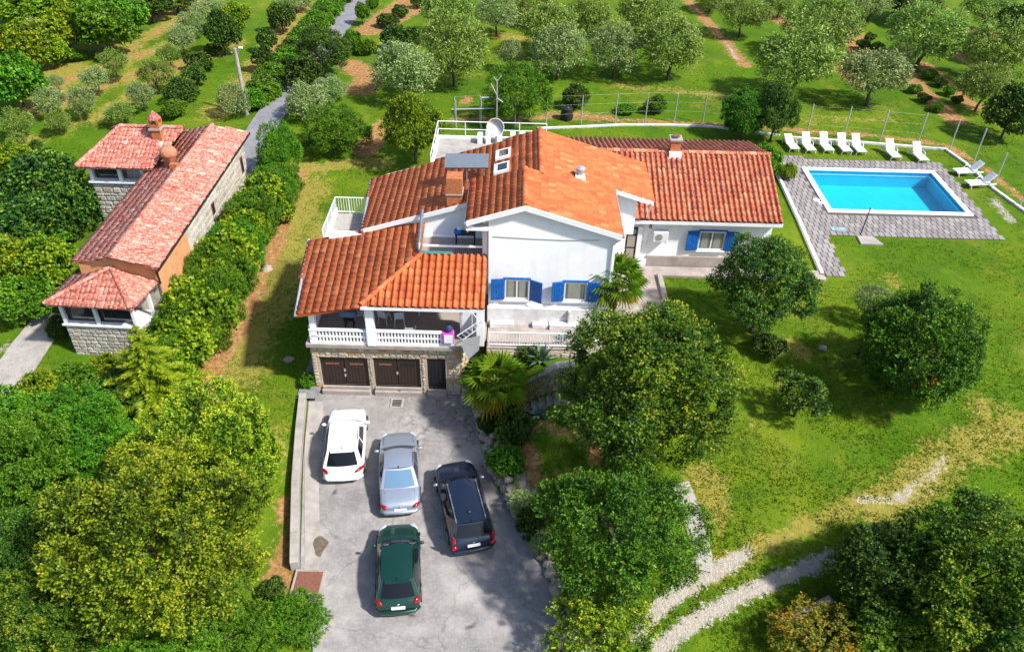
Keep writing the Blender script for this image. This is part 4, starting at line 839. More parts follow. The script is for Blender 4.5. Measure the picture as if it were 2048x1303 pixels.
bg_ = thing('navy_bag', 'small navy bag resting on top of the magenta towel', 'bag', (-3.0, 30.55, 4.09)); mb = MB(); mb.lathe([(.02, 0), (.17, .02), (.2, .15), (.14, .3), (.05, .36)], (-3.0, 30.55, 4.09), 12); obj('sack', mb, M['navy'], bg_); mb = MB(); mb.tube([(-3.1, 30.55, 4.4), (-3.0, 30.55, 4.52), (-2.9, 30.55, 4.4)], .015, 6); obj('strap', mb, M['navy'], bg_)
# folded drying rack leaning at the corner
dk = thing('drying_rack', 'white drying rack with a grey cloth hung outside the veranda corner', 'drying rack', (-1.95, 30.45, 3.2))
mb = MB(); A = Vector((-2.6, 30.42, 3.9)); B = Vector((-1.45, 30.6, 4.75)); mb.tube([A, B], .025, 6); mb.tube([A + Vector((.3, -.35, .05)), B + Vector((.15, -.35, 0))], .025, 6)
for k in range(7): t = k / 6; mb.tube([A.lerp(B, t), (A + Vector((.3, -.35, .05))).lerp(B + Vector((.15, -.35, 0)), t)], .012, 5)
obj('frame', mb, M['white'], dk); mb = MB(); mb.add([(-2.55, 30.2, 3.85), (-1.5, 30.35, 4.0), (-1.75, 30.12, 3.2), (-2.05, 30.1, 2.75), (-1.55, 30.25, 3.2)], [(0, 1, 4, 3)]); obj('cloth', mb, M['galv'], dk)
bl = thing('balcony_table', 'small dark table in the recessed balcony beside the chimney', 'table', (-2.5, 34.4, 6.55)); mb = MB(); mb.box(-2.9, -1.9, 34.1, 34.6, 7.22, 7.26); obj('tabletop', mb, M['black'], bl)
for a in (-2.85, -1.95):
    for b in (34.15, 34.55): mb = MB(); mb.tube([(a, b, 6.55), (a, b, 7.22)], .03, 6); obj('leg', mb, M['black'], bl)
bb = thing('swim_towel', 'bright blue towel bundle on the balcony table', 'towel', (-2.75, 34.3, 7.26)); mb = MB(); mb.lathe([(.05, 0), (.22, .02), (.2, .16), (.08, .22)], (-2.75, 34.3, 7.265), 10); obj('bundle', mb, M['blue'], bb); mb = MB(); mb.lathe([(.12, .2), (.1, .3), (.02, .33)], (-2.7, 34.32, 7.265), 10); obj('rolled_end', mb, M['white'], bb)

# ------------------------------------------------------------------ the old stone house
H = thing('stone_house', 'long old stone house with mottled pinkish tile roofs beyond the hedge', 'house', (-20.1, 42, 1))
TGO = geo(0.24, 0.36, 0.024, M['oldtile']); RMO = ridge_mesh(0.38, 0.14, M['oldtile'])
xe0, xe1, xr, ze, zrd = -22.35, -17.85, -20.1, 5.0, 5.52
mb = MB(); mb.prism([(-22.0, 34.4, -.6), (-18.2, 34.4, -.6), (-18.2, 34.4, 4.9), (xr, 34.4, 5.36), (-22.0, 34.4, 4.9)], (0, 15.6, 0)); obj('wall', mb, M['dirtplaster'], H)
mb = MB(); mb.prism([(-22.03, 34.385, 3.9), (-18.17, 34.385, 3.9), (-18.17, 34.385, 4.88), (xr, 34.385, 5.34), (-22.03, 34.385, 4.88)], (0, -.1, 0)); obj('gable_plaster', mb, M['orange_plaster'], H)
mb = MB(); mb.prism([(-18.185, 34.3, -.5), (-18.185, 39.0, -.5), (-18.185, 38.4, 4.95), (-18.185, 34.3, 4.95)], (.06, 0, 0)); obj('orange_plaster_panel', mb, M['orange_plaster'], H)
stone_face(H, (-18.195, 39.2, .3), (0, 1, 0), (1, 0, 0), 10.8, 4.6, [(3.5, 4.0, 2.7, 3.5), (9.6, 10.1, 2.4, 3.6)], .5, .33, M['grey_stone'], .03, 140)
for y0, z0, z1 in ((42.72, 3.02, 3.78), (48.82, 2.75, 3.88)): mb = MB(); mb.box(-18.2, -18.165, y0, y0 + .46, z0, z1); w_ = obj('window', mb, M['rust'], H); mb = MB(); mb.box(-18.164, -18.15, y0 + .06, y0 + .4, z0 + .06, z1 - .06); obj('pane', mb, M['glass'], w_)
sl = (zrd - ze) / 2.25
o_r = plan_roof(H, 'right_roof', [(xr, 34.0), (xe1, 33.9), (xe1, 50.5), (xr, 50.3)], lambda x, y: zrd - sl * (x - xr), (0, 1), M['oldtile'], TGO, jit=1.6)
o_l = plan_roof(H, 'left_roof', [(xe0, 34.3), (xr, 34.0), (xr, 50.3), (xe0, 50.3)], lambda x, y: zrd - sl * (xr - x), (0, 1), M['oldtile'], TGO, jit=1.6)
ridge_tiles(o_r, (xr, 33.95, zrd), (xr, 50.3, zrd), RMO)
gut = MB(); gut.tube([(xe1 + .06, 33.9, ze - .08), (xe1 + .06, 50.5, ze - .08)], .07, 6); obj('gutter', gut, M['black'], H)
gut = MB(); gut.tube([(xe1 + .04, 34.0, ze - .1), (-18.05, 34.1, ze - .35), (-18.05, 34.15, 3.9)], .06, 6); obj('downpipe', gut, M['black'], H)
# porch
pf, pr, pl = plane3((-23.4, 32.6, 3.55), (-18.95, 32.35, 3.55), (-20.4, 34.3, 4.72)), plane3((-18.95, 32.35, 3.55), (-18.2, 34.3, 3.95), (-20.4, 34.3, 4.72)), plane3((-23.4, 32.6, 3.55), (-20.4, 34.3, 4.72), (-22.6, 34.5, 4.05))
p_f = plan_roof(H, 'porch_roof', [(-23.4, 32.6), (-18.95, 32.35), (-20.4, 34.3)], pf, (4.45, -.25), M['oldtile'], TGO, jit=1.2)
p_r = plan_roof(H, 'porch_roof', [(-18.95, 32.35), (-18.2, 34.3), (-20.4, 34.3)], pr, (.75, 1.95), M['oldtile'], TGO, jit=1.2)
p_l = plan_roof(H, 'porch_roof', [(-23.4, 32.6), (-20.4, 34.3), (-22.6, 34.6)], pl, (.8, 2), M['oldtile'], TGO, jit=1.2)
ridge_tiles(p_f, (-18.95, 32.35, 3.56), (-20.4, 34.3, 4.74), RMO); ridge_tiles(p_f, (-23.4, 32.6, 3.56), (-20.4, 34.3, 4.74), RMO)
mb = MB(); mb.prism([(-23.0, 33.0, -.9), (-19.15, 32.85, -.9), (-18.5, 34.35, -.9), (-22.6, 34.35, -.9)], (0, 0, 2.86)); obj('porch_wall', mb, M['palemortar'], H)
stone_face(H, (-23.0, 32.998, -.7), (3.85, -.15, 0), (-.15, -3.85, 0), 3.85, 2.6, [], .34, .22, M['grey_stone'], .05)
stone_face(H, (-19.15, 32.85, -.7), (.65, 1.5, 0), (1.5, -.65, 0), 1.62, 2.6, [], .34, .24, M['grey_stone'], .05)
mb = MB(); mb.prism([(-23.1, 32.9, 1.97), (-19.1, 32.75, 1.97), (-18.45, 34.34, 1.97), (-22.6, 34.34, 1.97)], (0, 0, .1)); obj('sill', mb, M['white'], H)
mb = MB(); mb.prism([(-22.9, 33.25, 2.08), (-19.3, 33.1, 2.08), (-19.3, 33.1, 3.4), (-22.9, 33.25, 3.4)], (0, .03, 0)); obj('glazing', mb, M['glass'], H)
for x, y in ((-22.9, 33.02), (-21.2, 32.97), (-19.25, 32.9), (-22.55, 33.9), (-18.75, 33.9)): mb = MB(); mb.box(x - .08, x + .08, y - .08, y + .08, 2.075, 3.55); obj('post', mb, M['white'], H)
# side tower with open loggia
tf, tl_, tb_ = plane3((-26.4, 44.1, 5.35), (-22.2, 44.1, 5.35), (-24.5, 46.9, 6.75)), plane3((-26.4, 44.1, 5.35), (-24.5, 46.9, 6.75), (-26.4, 49.7, 5.35)), plane3((-26.4, 49.7, 5.35), (-22.2, 49.7, 5.35), (-24.5, 46.9, 6.75))
t_f = plan_roof(H, 'tower_roof', [(-26.4, 44.1), (-21.9, 44.1), (-20.6, 46.9), (-24.5, 46.9)], tf, (1, 0), M['oldtile'], TGO, jit=1.4)
t_l = plan_roof(H, 'tower_roof', [(-26.4, 44.1), (-24.5, 46.9), (-26.4, 49.7)], tl_, (0, 1), M['oldtile'], TGO, jit=1.4)
t_b = plan_roof(H, 'tower_roof', [(-24.5, 46.9), (-20.6, 46.9), (-21.9, 49.7), (-26.4, 49.7)], tb_, (1, 0), M['oldtile'], TGO, jit=1.4)
for a, b in (((-26.4, 44.1, 5.36), (-24.5, 46.9, 6.77)), ((-24.5, 46.9, 6.77), (-20.6, 46.9, 6.77)), ((-26.4, 49.7, 5.36), (-24.5, 46.9, 6.77))): ridge_tiles(t_f, a, b, RMO)
mb = MB(); mb.box(-26.0, -22.4, 44.6, 49.2, -.5, 4.1); mb.box(-24.0, -22.4, 45.2, 49.2, 4.1, 5.3); obj('tower_wall', mb, M['palemortar'], H)
stone_face(H, (-26.0, 44.598, .2), (1, 0, 0), (0, -1, 0), 3.5, 3.9, [], .42, .3, M['grey_stone'], .06)
stone_face(H, (-26.002, 49.2, .2), (0, -1, 0), (-1, 0, 0), 4.6, 3.9, [], .5, .36, M['grey_stone'], .06, 20)
mb = MB(); mb.box(-26.12, -22.6, 44.45, 45.0, 4.102, 4.2); obj('sill', mb, M['white'], H)
for x in (-25.9, -24.15, -22.75): mb = MB(); mb.box(x - .1, x + .1, 44.58, 44.78, 4.2, 5.36); obj('post', mb, M['white'], H)
mb = MB(); mb.box(-25.8, -24.25, 44.95, 44.98, 4.21, 5.3); obj('glazing', mb, M['glass'], H)
# chimneys
p = at(316, 268, 6.6); mb = MB(); mb.box(p[0] - .28, p[0] + .28, p[1] - .28, p[1] + .28, 5.4, 7.3); c = obj('chimney', mb, M['brick'], t_f)
for q in range(4): a = (-.24, .24)[q % 2]; b = (-.24, .24)[q // 2]; mb = MB(); mb.box(p[0] + a - .06, p[0] + a + .06, p[1] + b - .06, p[1] + b + .06, 7.3, 7.6); obj('brick', mb, M['brick'], c)
mb = MB(); mb.lathe([(.4, 7.6), (.38, 7.66), (.26, 7.84), (.1, 7.98), (.03, 8.08)], (p[0], p[1], 0), 10); obj('tile_hood', mb, M['oldtile'], c)
mb = MB(); mb.box(p[0] - .36, p[0] + .36, p[1] - .36, p[1] + .36, 6.95, 7.05); obj('ledge', mb, M['concrete'], c)
p = at(338, 312, 6.0); mb = MB(); mb.lathe([(.36, 5.0), (.38, 6.0), (.48, 6.1), (.5, 6.2), (.46, 6.42), (.3, 6.58), (.1, 6.62)], (p[0], p[1], 0), 16); c = obj('round_chimney', mb, mat_simple('terracotta_render', (0.46, 0.18, 0.1), 0.9, var=.35, scale=5, bump=.4), o_l, smooth=True)
mb = MB(); mb.box(p[0] + .15, p[0] + .62, p[1] - .62, p[1] - .3, 5.3, 5.75); obj('chimney_foot', mb, M['brick'], c)
flush_tiles(H)

# ------------------------------------------------------------------ pool, deck, loungers, fence
px0, px1, py0, py1 = POOL
mb = MB(); b = 1.9
mb.add([(px0 + .3, py0 + .3, b), (px1 - .3, py0 + .3, b), (px1 - .3, py1 - .3, b), (px0 + .3, py1 - .3, b)] + [(px0 + .3, py0 + .3, 3.08), (px1 - .3, py0 + .3, 3.08), (px1 - .3, py1 - .3, 3.08), (px0 + .3, py1 - .3, 3.08)], [(0, 1, 2, 3), (0, 4, 5, 1), (1, 5, 6, 2), (2, 6, 7, 3), (3, 7, 4, 0)])
PT = thing('swimming_pool', 'rectangular swimming pool of turquoise water with a broad white coping', 'swimming pool', ((px0 + px1) / 2, (py0 + py1) / 2, 3.0)); obj('basin', mb, M['basin'], PT)
for i, (a, b_, c_, d_) in enumerate(((px0, px1, py0, py0 + .34), (px0, px1, py1 - .34, py1), (px0, px0 + .34, py0 + .342, py1 - .342), (px1 - .34, px1, py0 + .342, py1 - .342))): mb = MB(); mb.box(a, b_, c_, d_, 2.7, 3.11); obj('coping', mb, M['plaster'], PT, bevel=.02)
for q in range(3): mb = MB(); mb.box(px0 + .34, px0 + .34 + .9 - q * .28, py1 - 1.7, py1 - .35, b + .3 * q, b + .3 * q + .3); obj('step', mb, M['basin'], PT)
mb = MB(); mb.add([(px0 + .29, py0 + .29, 2.96), (px1 - .29, py0 + .29, 2.96), (px1 - .29, py1 - .29, 2.96), (px0 + .29, py1 - .29, 2.96)], [(0, 1, 2, 3)]); tag(obj('water', mb, M['water']), kind='structure')
for a, b_, c_, d_ in ((px0 + .31, px1 - .31, py0 + .31, py0 + .33), (px0 + .31, px1 - .31, py1 - .36, py1 - .341), (px0 + .341, px0 + .36, py0 + .34, py1 - .37), (px1 - .36, px1 - .341, py0 + .34, py1 - .37)): mb = MB(); mb.box(a, b_, c_, d_, 2.84, 3.04); obj('tile_band', mb, M['band'], PT)
deck = [(17.25, 37.9), (18.45, 37.9), (18.75, 42.5), (29.3, 42.45), (29.75, 52.7), (19.0, 53.1), (17.75, 50.0)]
mb = MB(); hole = [(px0 + .1, py0 + .1), (px1 - .1, py0 + .1), (px1 - .1, py1 - .1), (px0 + .1, py1 - .1)]
import mathutils.geometry as mg
allp = [Vector((*p, 0)) for p in deck + hole]; tr_ = mg.tessellate_polygon([allp[:len(deck)], allp[len(deck):]])
mb.add([(p.x, p.y, 3.03) for p in allp], [tuple(t) for t in tr_]); dk_ = obj('pool_deck', mb, M['joint']); tag(dk_, kind='structure'); WL[dk_] = Vector((0, 0, 0))
pv = []
for k in range(5):
    m_ = MB(); g = .012; w_, l_ = .36, .5; m_.add([(g, g, 0), (w_ - g, g, 0), (w_ - g, l_ - g, 0), (g, l_ - g, 0), (g + .015, g + .015, .035), (w_ - g - .015, g + .015, .035), (w_ - g - .015, l_ - g - .015, .035), (g + .015, l_ - g - .015, .035)], [(4, 5, 6, 7), (0, 1, 5, 4), (1, 2, 6, 5), (2, 3, 7, 6), (3, 0, 4, 7)])
    me = m_.mesh('paver', M['paver']); tint_faces(me, [k / 4] * 5); pv.append(me)
spots = []
for j in range(31):
    for i in range(36):
        x, y = 17.0 + i * .36 + (j % 2) * .18, 37.8 + j * .5
        if inpoly(x + .18, y + .25, deck) and not (px0 - .1 < x + .2 < px1 + .1 and py0 - .2 < y + .25 < py1 + .15): spots.append((x, y))
spots.sort(key=lambda s: s[1]); sv, sf, st = [], [], []
for k, (x, y) in enumerate(spots):
    z = 3.031 + random.uniform(0, .008)
    if k < 298: o = link('paver', random.choice(pv), dk_, loc=(x, y, z)); o.rotation_euler.z = random.gauss(0, .01)
    else:
        me = pv[0]; n0 = len(sv); sv += [(v.co.x + x, v.co.y + y, v.co.z + z) for v in me.vertices]; sf += [tuple(i + n0 for i in p.vertices) for p in me.polygons]; st += [random.random()] * 5
mb = MB(); mb.v, mb.f = sv, sf; o = obj('paver', mb, M['paver'], dk_); tint_faces(o.data, st); tag(o, kind='stuff')
strip('deck_kerb', [(17.1, 37.8), (17.45, 44), (17.65, 50.2)], .16, M['plaster'], .22, 6)
sh = thing('pool_shower', 'slim dark shower pole standing on a pale slab at the front of the pool deck', 'shower', G(1720, 471)); c = wloc(sh)
mb = MB(); mb.tube([c, c + Vector((.1, .0, 1.9))], .035, 8); obj('pole', mb, M['black'], sh); mb = MB(); mb.tube([c + Vector((.1, 0, 1.88)), c + Vector((.1, -.2, 1.92)), c + Vector((.1, -.28, 1.85))], .03, 6); obj('shower_head', mb, M['galv'], sh)
sb = thing('shower_slab', 'cracked pale concrete slab in the lawn at the foot of the pool shower', 'slab', G(1735, 482)); c = wloc(sb); mb = MB(); mb.prism([c + Vector((-.55, -.45, -.1)), c + Vector((.75, -.5, -.1)), c + Vector((.45, .45, -.1)), c + Vector((-.5, .4, -.1))], (0, 0, .2)); obj('slab', mb, M['concrete'], sb)
pm = thing('foam_mat', 'small pale blue mat lying on the paving left of the pool shower', 'mat', (*at(1676, 458, 3.07)[:2], 3.07)); c = wloc(pm); mb = MB(); mb.prism([c + Vector((-.4, -.2, 0)), c + Vector((.5, -.3, 0)), c + Vector((.4, .15, 0)), c + Vector((-.45, .25, 0))], (0, 0, .03)); obj('mat', mb, mat_simple('pale_blue_foam', (0.24, 0.36, 0.45), 0.8), pm)
mb = MB(); mb.box(c.x - .35, c.x + .4, c.y + .0, c.y + .03, c.z + .031, c.z + .04); obj('stripe', mb, M['white'], pm)
def lounger(loc, rz, label, flat=False):
    t = thing('sun_lounger', label, 'sun lounger', (0, 0, 0), 0, 'white sun loungers around the pool'); t.location = loc; t.rotation_euler.z = rz
    for k in range(7): mb = MB(); mb.box(-.3, .3, -.92 + k * .155, -.92 + k * .155 + .14, .3, .335); obj('slat', mb, M['plastic'], t, bevel=.01)
    mb = MB(); mb.box(-.34, -.301, -.96, .95, .25, .35); mb.box(.301, .34, -.96, .95, .25, .35); obj('frame', mb, M['plastic'], t, bevel=.01)
    u = Vector((0, .62, .62)) if not flat else Vector((0, .8, .3)); mb = MB(); a = Vector((0, .18, .33)); s = Vector((.29, 0, 0)); mb.prism([a - s, a + s, a + s + u, a - s + u], (0, .04, -.04)); bk = obj('backrest', mb, M['plastic'], t, bevel=.01)
    for k in range(5): q = a + u * (.1 + .18 * k) + Vector((0, -.012, .012)); mb = MB(); mb.prism([q - s * .9, q + s * .9, q + s * .9 + u * .13, q - s * .9 + u * .13], (0, .01, -.01)); obj('back_slat', mb, M['plastic'], bk)
    for x, y in ((-.31, -.8), (.31, -.8), (-.31, .75), (.31, .75)): mb = MB(); mb.tube([(x, y, .3), (x * 1.1, y + .03, 0)], .035, 6); obj('leg', mb, M['plastic'], t)
    for x in (-.36, .36): mb = MB(); mb.tube([(x, -.15, .33), (x * 1.08, .0, .5), (x * 1.08, .35, .5), (x, .5, .34)], .025, 6); obj('armrest', mb, M['plastic'], t)
    mb = MB(); mb.tube([(-.2, .75, .05), (-.2, .62, .33)], .02, 5) if False else mb.tube([(0, .7, .3), (0, .55, .62)], .02, 5); obj('prop', mb, M['plastic'], t)
    return t
for (qx, qy, rz, lab, fl) in ((1588, 306, 4, 'leftmost white sun lounger in the row, its back laid low', True), (1621, 309, 6, 'second white sun lounger in the row from the bushy corner of the wing', False), (1657, 309, 3, 'third white sun lounger in the row, nearest the first fence post gap', False),
    (1693, 311, 6, 'left one of the two white sun loungers set side by side behind the pool', False), (1722, 312, 3, 'right one of the two white sun loungers set side by side behind the pool', False), (1791, 323, 5, 'lone white sun lounger between the close pair and the last of the row', False), (1846, 329, 4, 'last white sun lounger of the row, by the far right corner of the pool', False),
    (1906, 350, 99, 'white sun lounger turned sideways at the right of the pool, the farther of two', False), (1930, 374, 99, 'white sun lounger turned sideways at the right of the pool, the nearer of two', False)):
    p = G(qx, qy); a = R(rz); fwd = Vector((math.sin(a), -math.cos(a), 0)) if rz < 90 else None
    if rz < 90: lounger(p + Vector((-.05, .9, .02)), R(4), lab, fl)
    else: lounger(p + Vector((.95, .1, .02)), R(-82), lab, fl)
for (qx, qy, lab, s_) in ((1632, 402, 'pair of small white lids beside the left pool coping, the farther one', .22), (1640, 430 - 22, 'white lid below the farther pair of lids at the left pool coping', .15)):
    p = G(qx, qy); t = thing('skimmer_lid', lab, 'lid', p + Vector((0, 0, .07)), 0, 'white skimmer lids beside the pool'); c = wloc(t)
    mb = MB(); mb.lathe([(s_, 0), (s_, .03), (s_ * .85, .045)], c, 14); obj('rim', mb, M['plastic'], t); mb = MB(); mb.lathe([(s_ * .7, .044), (s_ * .65, .06)], c, 12); obj('disc', mb, M['white'], t)
# wire fence along the meadow with its posts, and the low kerb under it
fp = [(910, 254), (960, 250), (1092, 253), (1162, 250), (1230, 247), (1290, 245), (1348, 245), (1405, 246), (1612, 272), (1686, 277), (1759, 284), (1834, 290), (1897, 304), (1948, 322), (1987, 373), (2040, 412)]
FN = thing('wire_fence', 'tall wire fence on slim grey posts behind the villa and the pool', 'fence', G(1405, 246)); pr_ = None; fpts = []
for q in fp:
    p = G(*q); fpts.append(p); mb = MB(); mb.tube([p - Vector((0, 0, .2)), p + Vector((0, 0, 2.45 if q[0] > 1500 else 2.25))], .045, 6); obj('post', mb, M['galv'], FN)
for h_ in (.9, 1.6, 2.3):
    mb = MB(); [mb.tube([a + Vector((0, 0, h_)), b_ + Vector((0, 0, h_))], .0025, 4) for a, b_ in zip(fpts[:-1], fpts[1:])]; obj('wire', mb, M['galv'], FN)
strip('kerb_wall', [tuple(G(*q))[:2] for q in ((1075, 258), (1160, 255), (1240, 251), (1330, 251), (1420, 254), (1560, 272))], .2, M['bench'], .12, 6)
strip('kerb_wall', [tuple(G(*q))[:2] for q in ((1575, 276), (1690, 284), (1800, 293), (1890, 300), (1930, 328), (1985, 378), (2060, 432))], .2, M['bench'], .14, 6)
# lamp post on the hillside
p = G(494, 229); lp = thing('lamp_post', 'tall pale concrete lamp post beside the lane behind the old house', 'street lamp', p); top = Vector(aty(478, 97, p.y)); mb = MB(); mb.tube([p - Vector((0, 0, .3)), Vector((p.x + .0, p.y, top.z))], [.17, .12], 10); obj('pole', mb, M['concrete'], lp)
mb = MB(); mb.tube([Vector((p.x, p.y, top.z - .15)), Vector((p.x + .35, p.y - .1, top.z + .1))], .035, 6); a_ = obj('arm', mb, M['galv'], lp); mb = MB(); mb.box(p.x + .3, p.x + .62, p.y - .17, p.y - .0, top.z + .02, top.z + .15); obj('lamp_head', mb, M['plastic'], lp, bevel=.03)
mb = MB(); mb.box(p.x - .35, p.x + .25, p.y - .03, p.y + .03, top.z - .35, top.z - .27); obj('crossarm', mb, M['galv'], lp)
# frame of poles with cross bars behind the roof terrace
cf = thing('pole_frame', 'open frame of grey poles and cross bars beyond the roof terrace', 'frame', G(970, 256))
ps = [G(912, 258), G(962, 256), G(1030, 257)]
for p in ps: mb = MB(); mb.tube([p - Vector((0, 0, .1)), p + Vector((0, 0, 2.2))], .06, 6); obj('post', mb, M['galv'], cf)
mb = MB(); mb.tube([ps[0] + Vector((-.3, 0, 1.5)), ps[2] + Vector((.2, 0, 1.6))], .05, 6); obj('bar', mb, M['galv'], cf); mb = MB(); mb.tube([ps[1] + Vector((0, .3, 2.2)), ps[2] + Vector((.3, .3, 2.25))], .08, 6); obj('bar', mb, M['galv'], cf)
p = G(1133, 238); cb_ = thing('compost_bin', 'dark compost bin under a sparse shrub by the wire fence', 'bin', p); mb = MB(); mb.lathe([(.45, 0), (.5, .1), (.42, .8), (.46, .86), (.3, .95)], p, 12); obj('body', mb, M['black'], cb_); mb = MB(); mb.lathe([(.2, .95), (.15, 1.0)], p, 10); obj('lid', mb, M['black'], cb_)

# ------------------------------------------------------------------ rocks, stairs, small masonry right of the driveway
def rock_mesh(seed, mat):
    r = np.random.default_rng(seed); mb = MB(); n, m = 8, 5; prof = []
    for i in range(m + 1):
        ph = math.pi * i / m
        for k in range(n): t = 2 * math.pi * k / n; q = 1 + r.normal(0, .13); mb.v.append((math.sin(ph) * math.cos(t) * q, math.sin(ph) * math.sin(t) * q * .8, math.cos(ph) * (1 + r.normal(0, .08)) * .7))
    for i in range(m):
        for k in range(n): A = i * n + k; B = i * n + (k + 1) % n; mb.f.append((A, A + n, B + n, B))
    return mb.mesh('rock', mat)
RK = [rock_mesh(i, M['rock']) for i in range(6)]
RW = thing('rubble_wall', 'low rubble retaining wall of rough rocks along the right edge of the driveway', 'retaining wall', (0, 24, 0))
for i in range(64):
    y = 30.0 - i * .22; x = float(np.interp(y, EDGE_Y, EDGE_X)); o = link('rock', RK[i % 6], RW); s = random.uniform(.2, .36); o.location = (x + random.uniform(.1, .4), y - 24 + random.uniform(-.08, .08), random.uniform(.1, .22)); o.scale = (s, s * 1.1, s); o.rotation_euler = (random.uniform(-.4, .4), random.uniform(-.4, .4), random.uniform(0, 6))
    if i % 2: o = link('rock', RK[(i * 5 + 2) % 6], RW); s = random.uniform(.16, .27); o.location = (x + random.uniform(.35, .65), y - 24, random.uniform(.4, .62)); o.scale = (s, s, s); o.rotation_euler = (0, random.uniform(-.4, .4), random.uniform(0, 6))
p = G(936, 806); bl_ = thing('stone_block', 'squared pale stone block at the right end of the garage front', 'stone block', p); mb = MB(); mb.box(p.x - .35, p.x + .35, p.y - .25, p.y + .3, 0, .42); obj('block', mb, M['concrete'], bl_, bevel=.04); mb = MB(); mb.box(p.x - .3, p.x + .55, p.y + .31, p.y + .8, 0, .62); obj('rear_block', mb, M['rock'], bl_, bevel=.05)
stx = thing('garden_stairs', 'grey stone garden stairs climbing beside a rubble wall to the terrace', 'stairs', (2, 28, 1))
for k in range(11): x = .3 + k * .36; zt = .5 + k * .187; mb = MB(); mb.box(x, x + .42, 27.9, 29.36, zt - .5, zt); obj('step', mb, M['concrete'], stx, bevel=.015)
A, B, C_ = aty(1040, 768, 29.6), aty(1112, 732, 29.6), aty(1150, 728, 29.6)
mb = MB(); mb.prism([(A[0], 29.46, .2), (C_[0], 29.46, .2), (C_[0], 29.46, C_[2] - .1), (B[0], 29.46, B[2] - .1), (A[0], 29.46, A[2] - .1)], (0, .35, 0)); obj('side_wall', mb, M['mortar'], stx)
for a, b in ((A, B), (B, C_)): mb = MB(); mb.prism([(a[0], 29.4, a[2] - .098), (b[0] - .01, 29.4, b[2] - .098), (b[0] - .01, 29.4, b[2] + .03), (a[0], 29.4, a[2] + .03)], (0, .5, 0)); obj('coping', mb, M['concrete'], stx, bevel=.015)
W_ = C_[0] - A[0]; zt_ = C_[2] - .12; hs = []
for k in range(6):
    u0, u1 = W_ * k / 6, W_ * (k + 1) / 6; zz = float(np.interp(A[0] + u0, [A[0], B[0], C_[0]], [A[2], B[2], C_[2]])) - .14 - .4
    if zz < zt_ - .4: hs.append((u0, u1, zz, 9))
stone_face(stx, (A[0], 29.458, .4), (1, 0, 0), (0, -1, 0), W_, zt_ - .4, hs, .28, .2, M['ochre_stone'], .06)
strip('garden_path', [tuple(G(*q))[:2] for q in ((1360, 966), (1376, 1005), (1392, 1060), (1405, 1110), (1400, 1140))], .78, M['concrete'], .04, 5)
q0, q1 = G(1552, 1270), G(1652, 1222); rb = thing('wooden_rail', 'weathered grey plank rail at the lower right among orange-leaved shrubs', 'rail', q0); mb = MB(); d = (q1 - q0); s = Vector((-d.y, d.x, 0)).normalized() * .16; up = Vector((0, 0, .75)); mb.prism([q0 - s + up, q1 - s + up, q1 + s + up, q0 + s + up], (0, 0, .1)); obj('plank', mb, M['wood'], rb, bevel=.02)
for t in (.08, .5, .92): p = q0 + d * t; mb = MB(); mb.tube([p - Vector((0, 0, .2)), p + Vector((0, 0, .75))], .07, 6); obj('post', mb, M['wood'], rb)
for (qx, qy, lab, s_) in ((532, 537, 'flat pale stone slab lying on the grass by the hedge', .42), (578, 720, 'small grey stone on the grass beside the garage corner', .3), (1645, 697, 'small flat pale stone on the lawn left of the round tree', .22), (148, 472, 'pale boulder by the wall of the old stone house', .5)):
    p = G(qx, qy); t = tag(link('stone', RK[int(qx) % 6].copy(), None), lab, 'stone'); t.location = p + Vector((0, 0, .02)); t.scale = (s_, s_, .25)

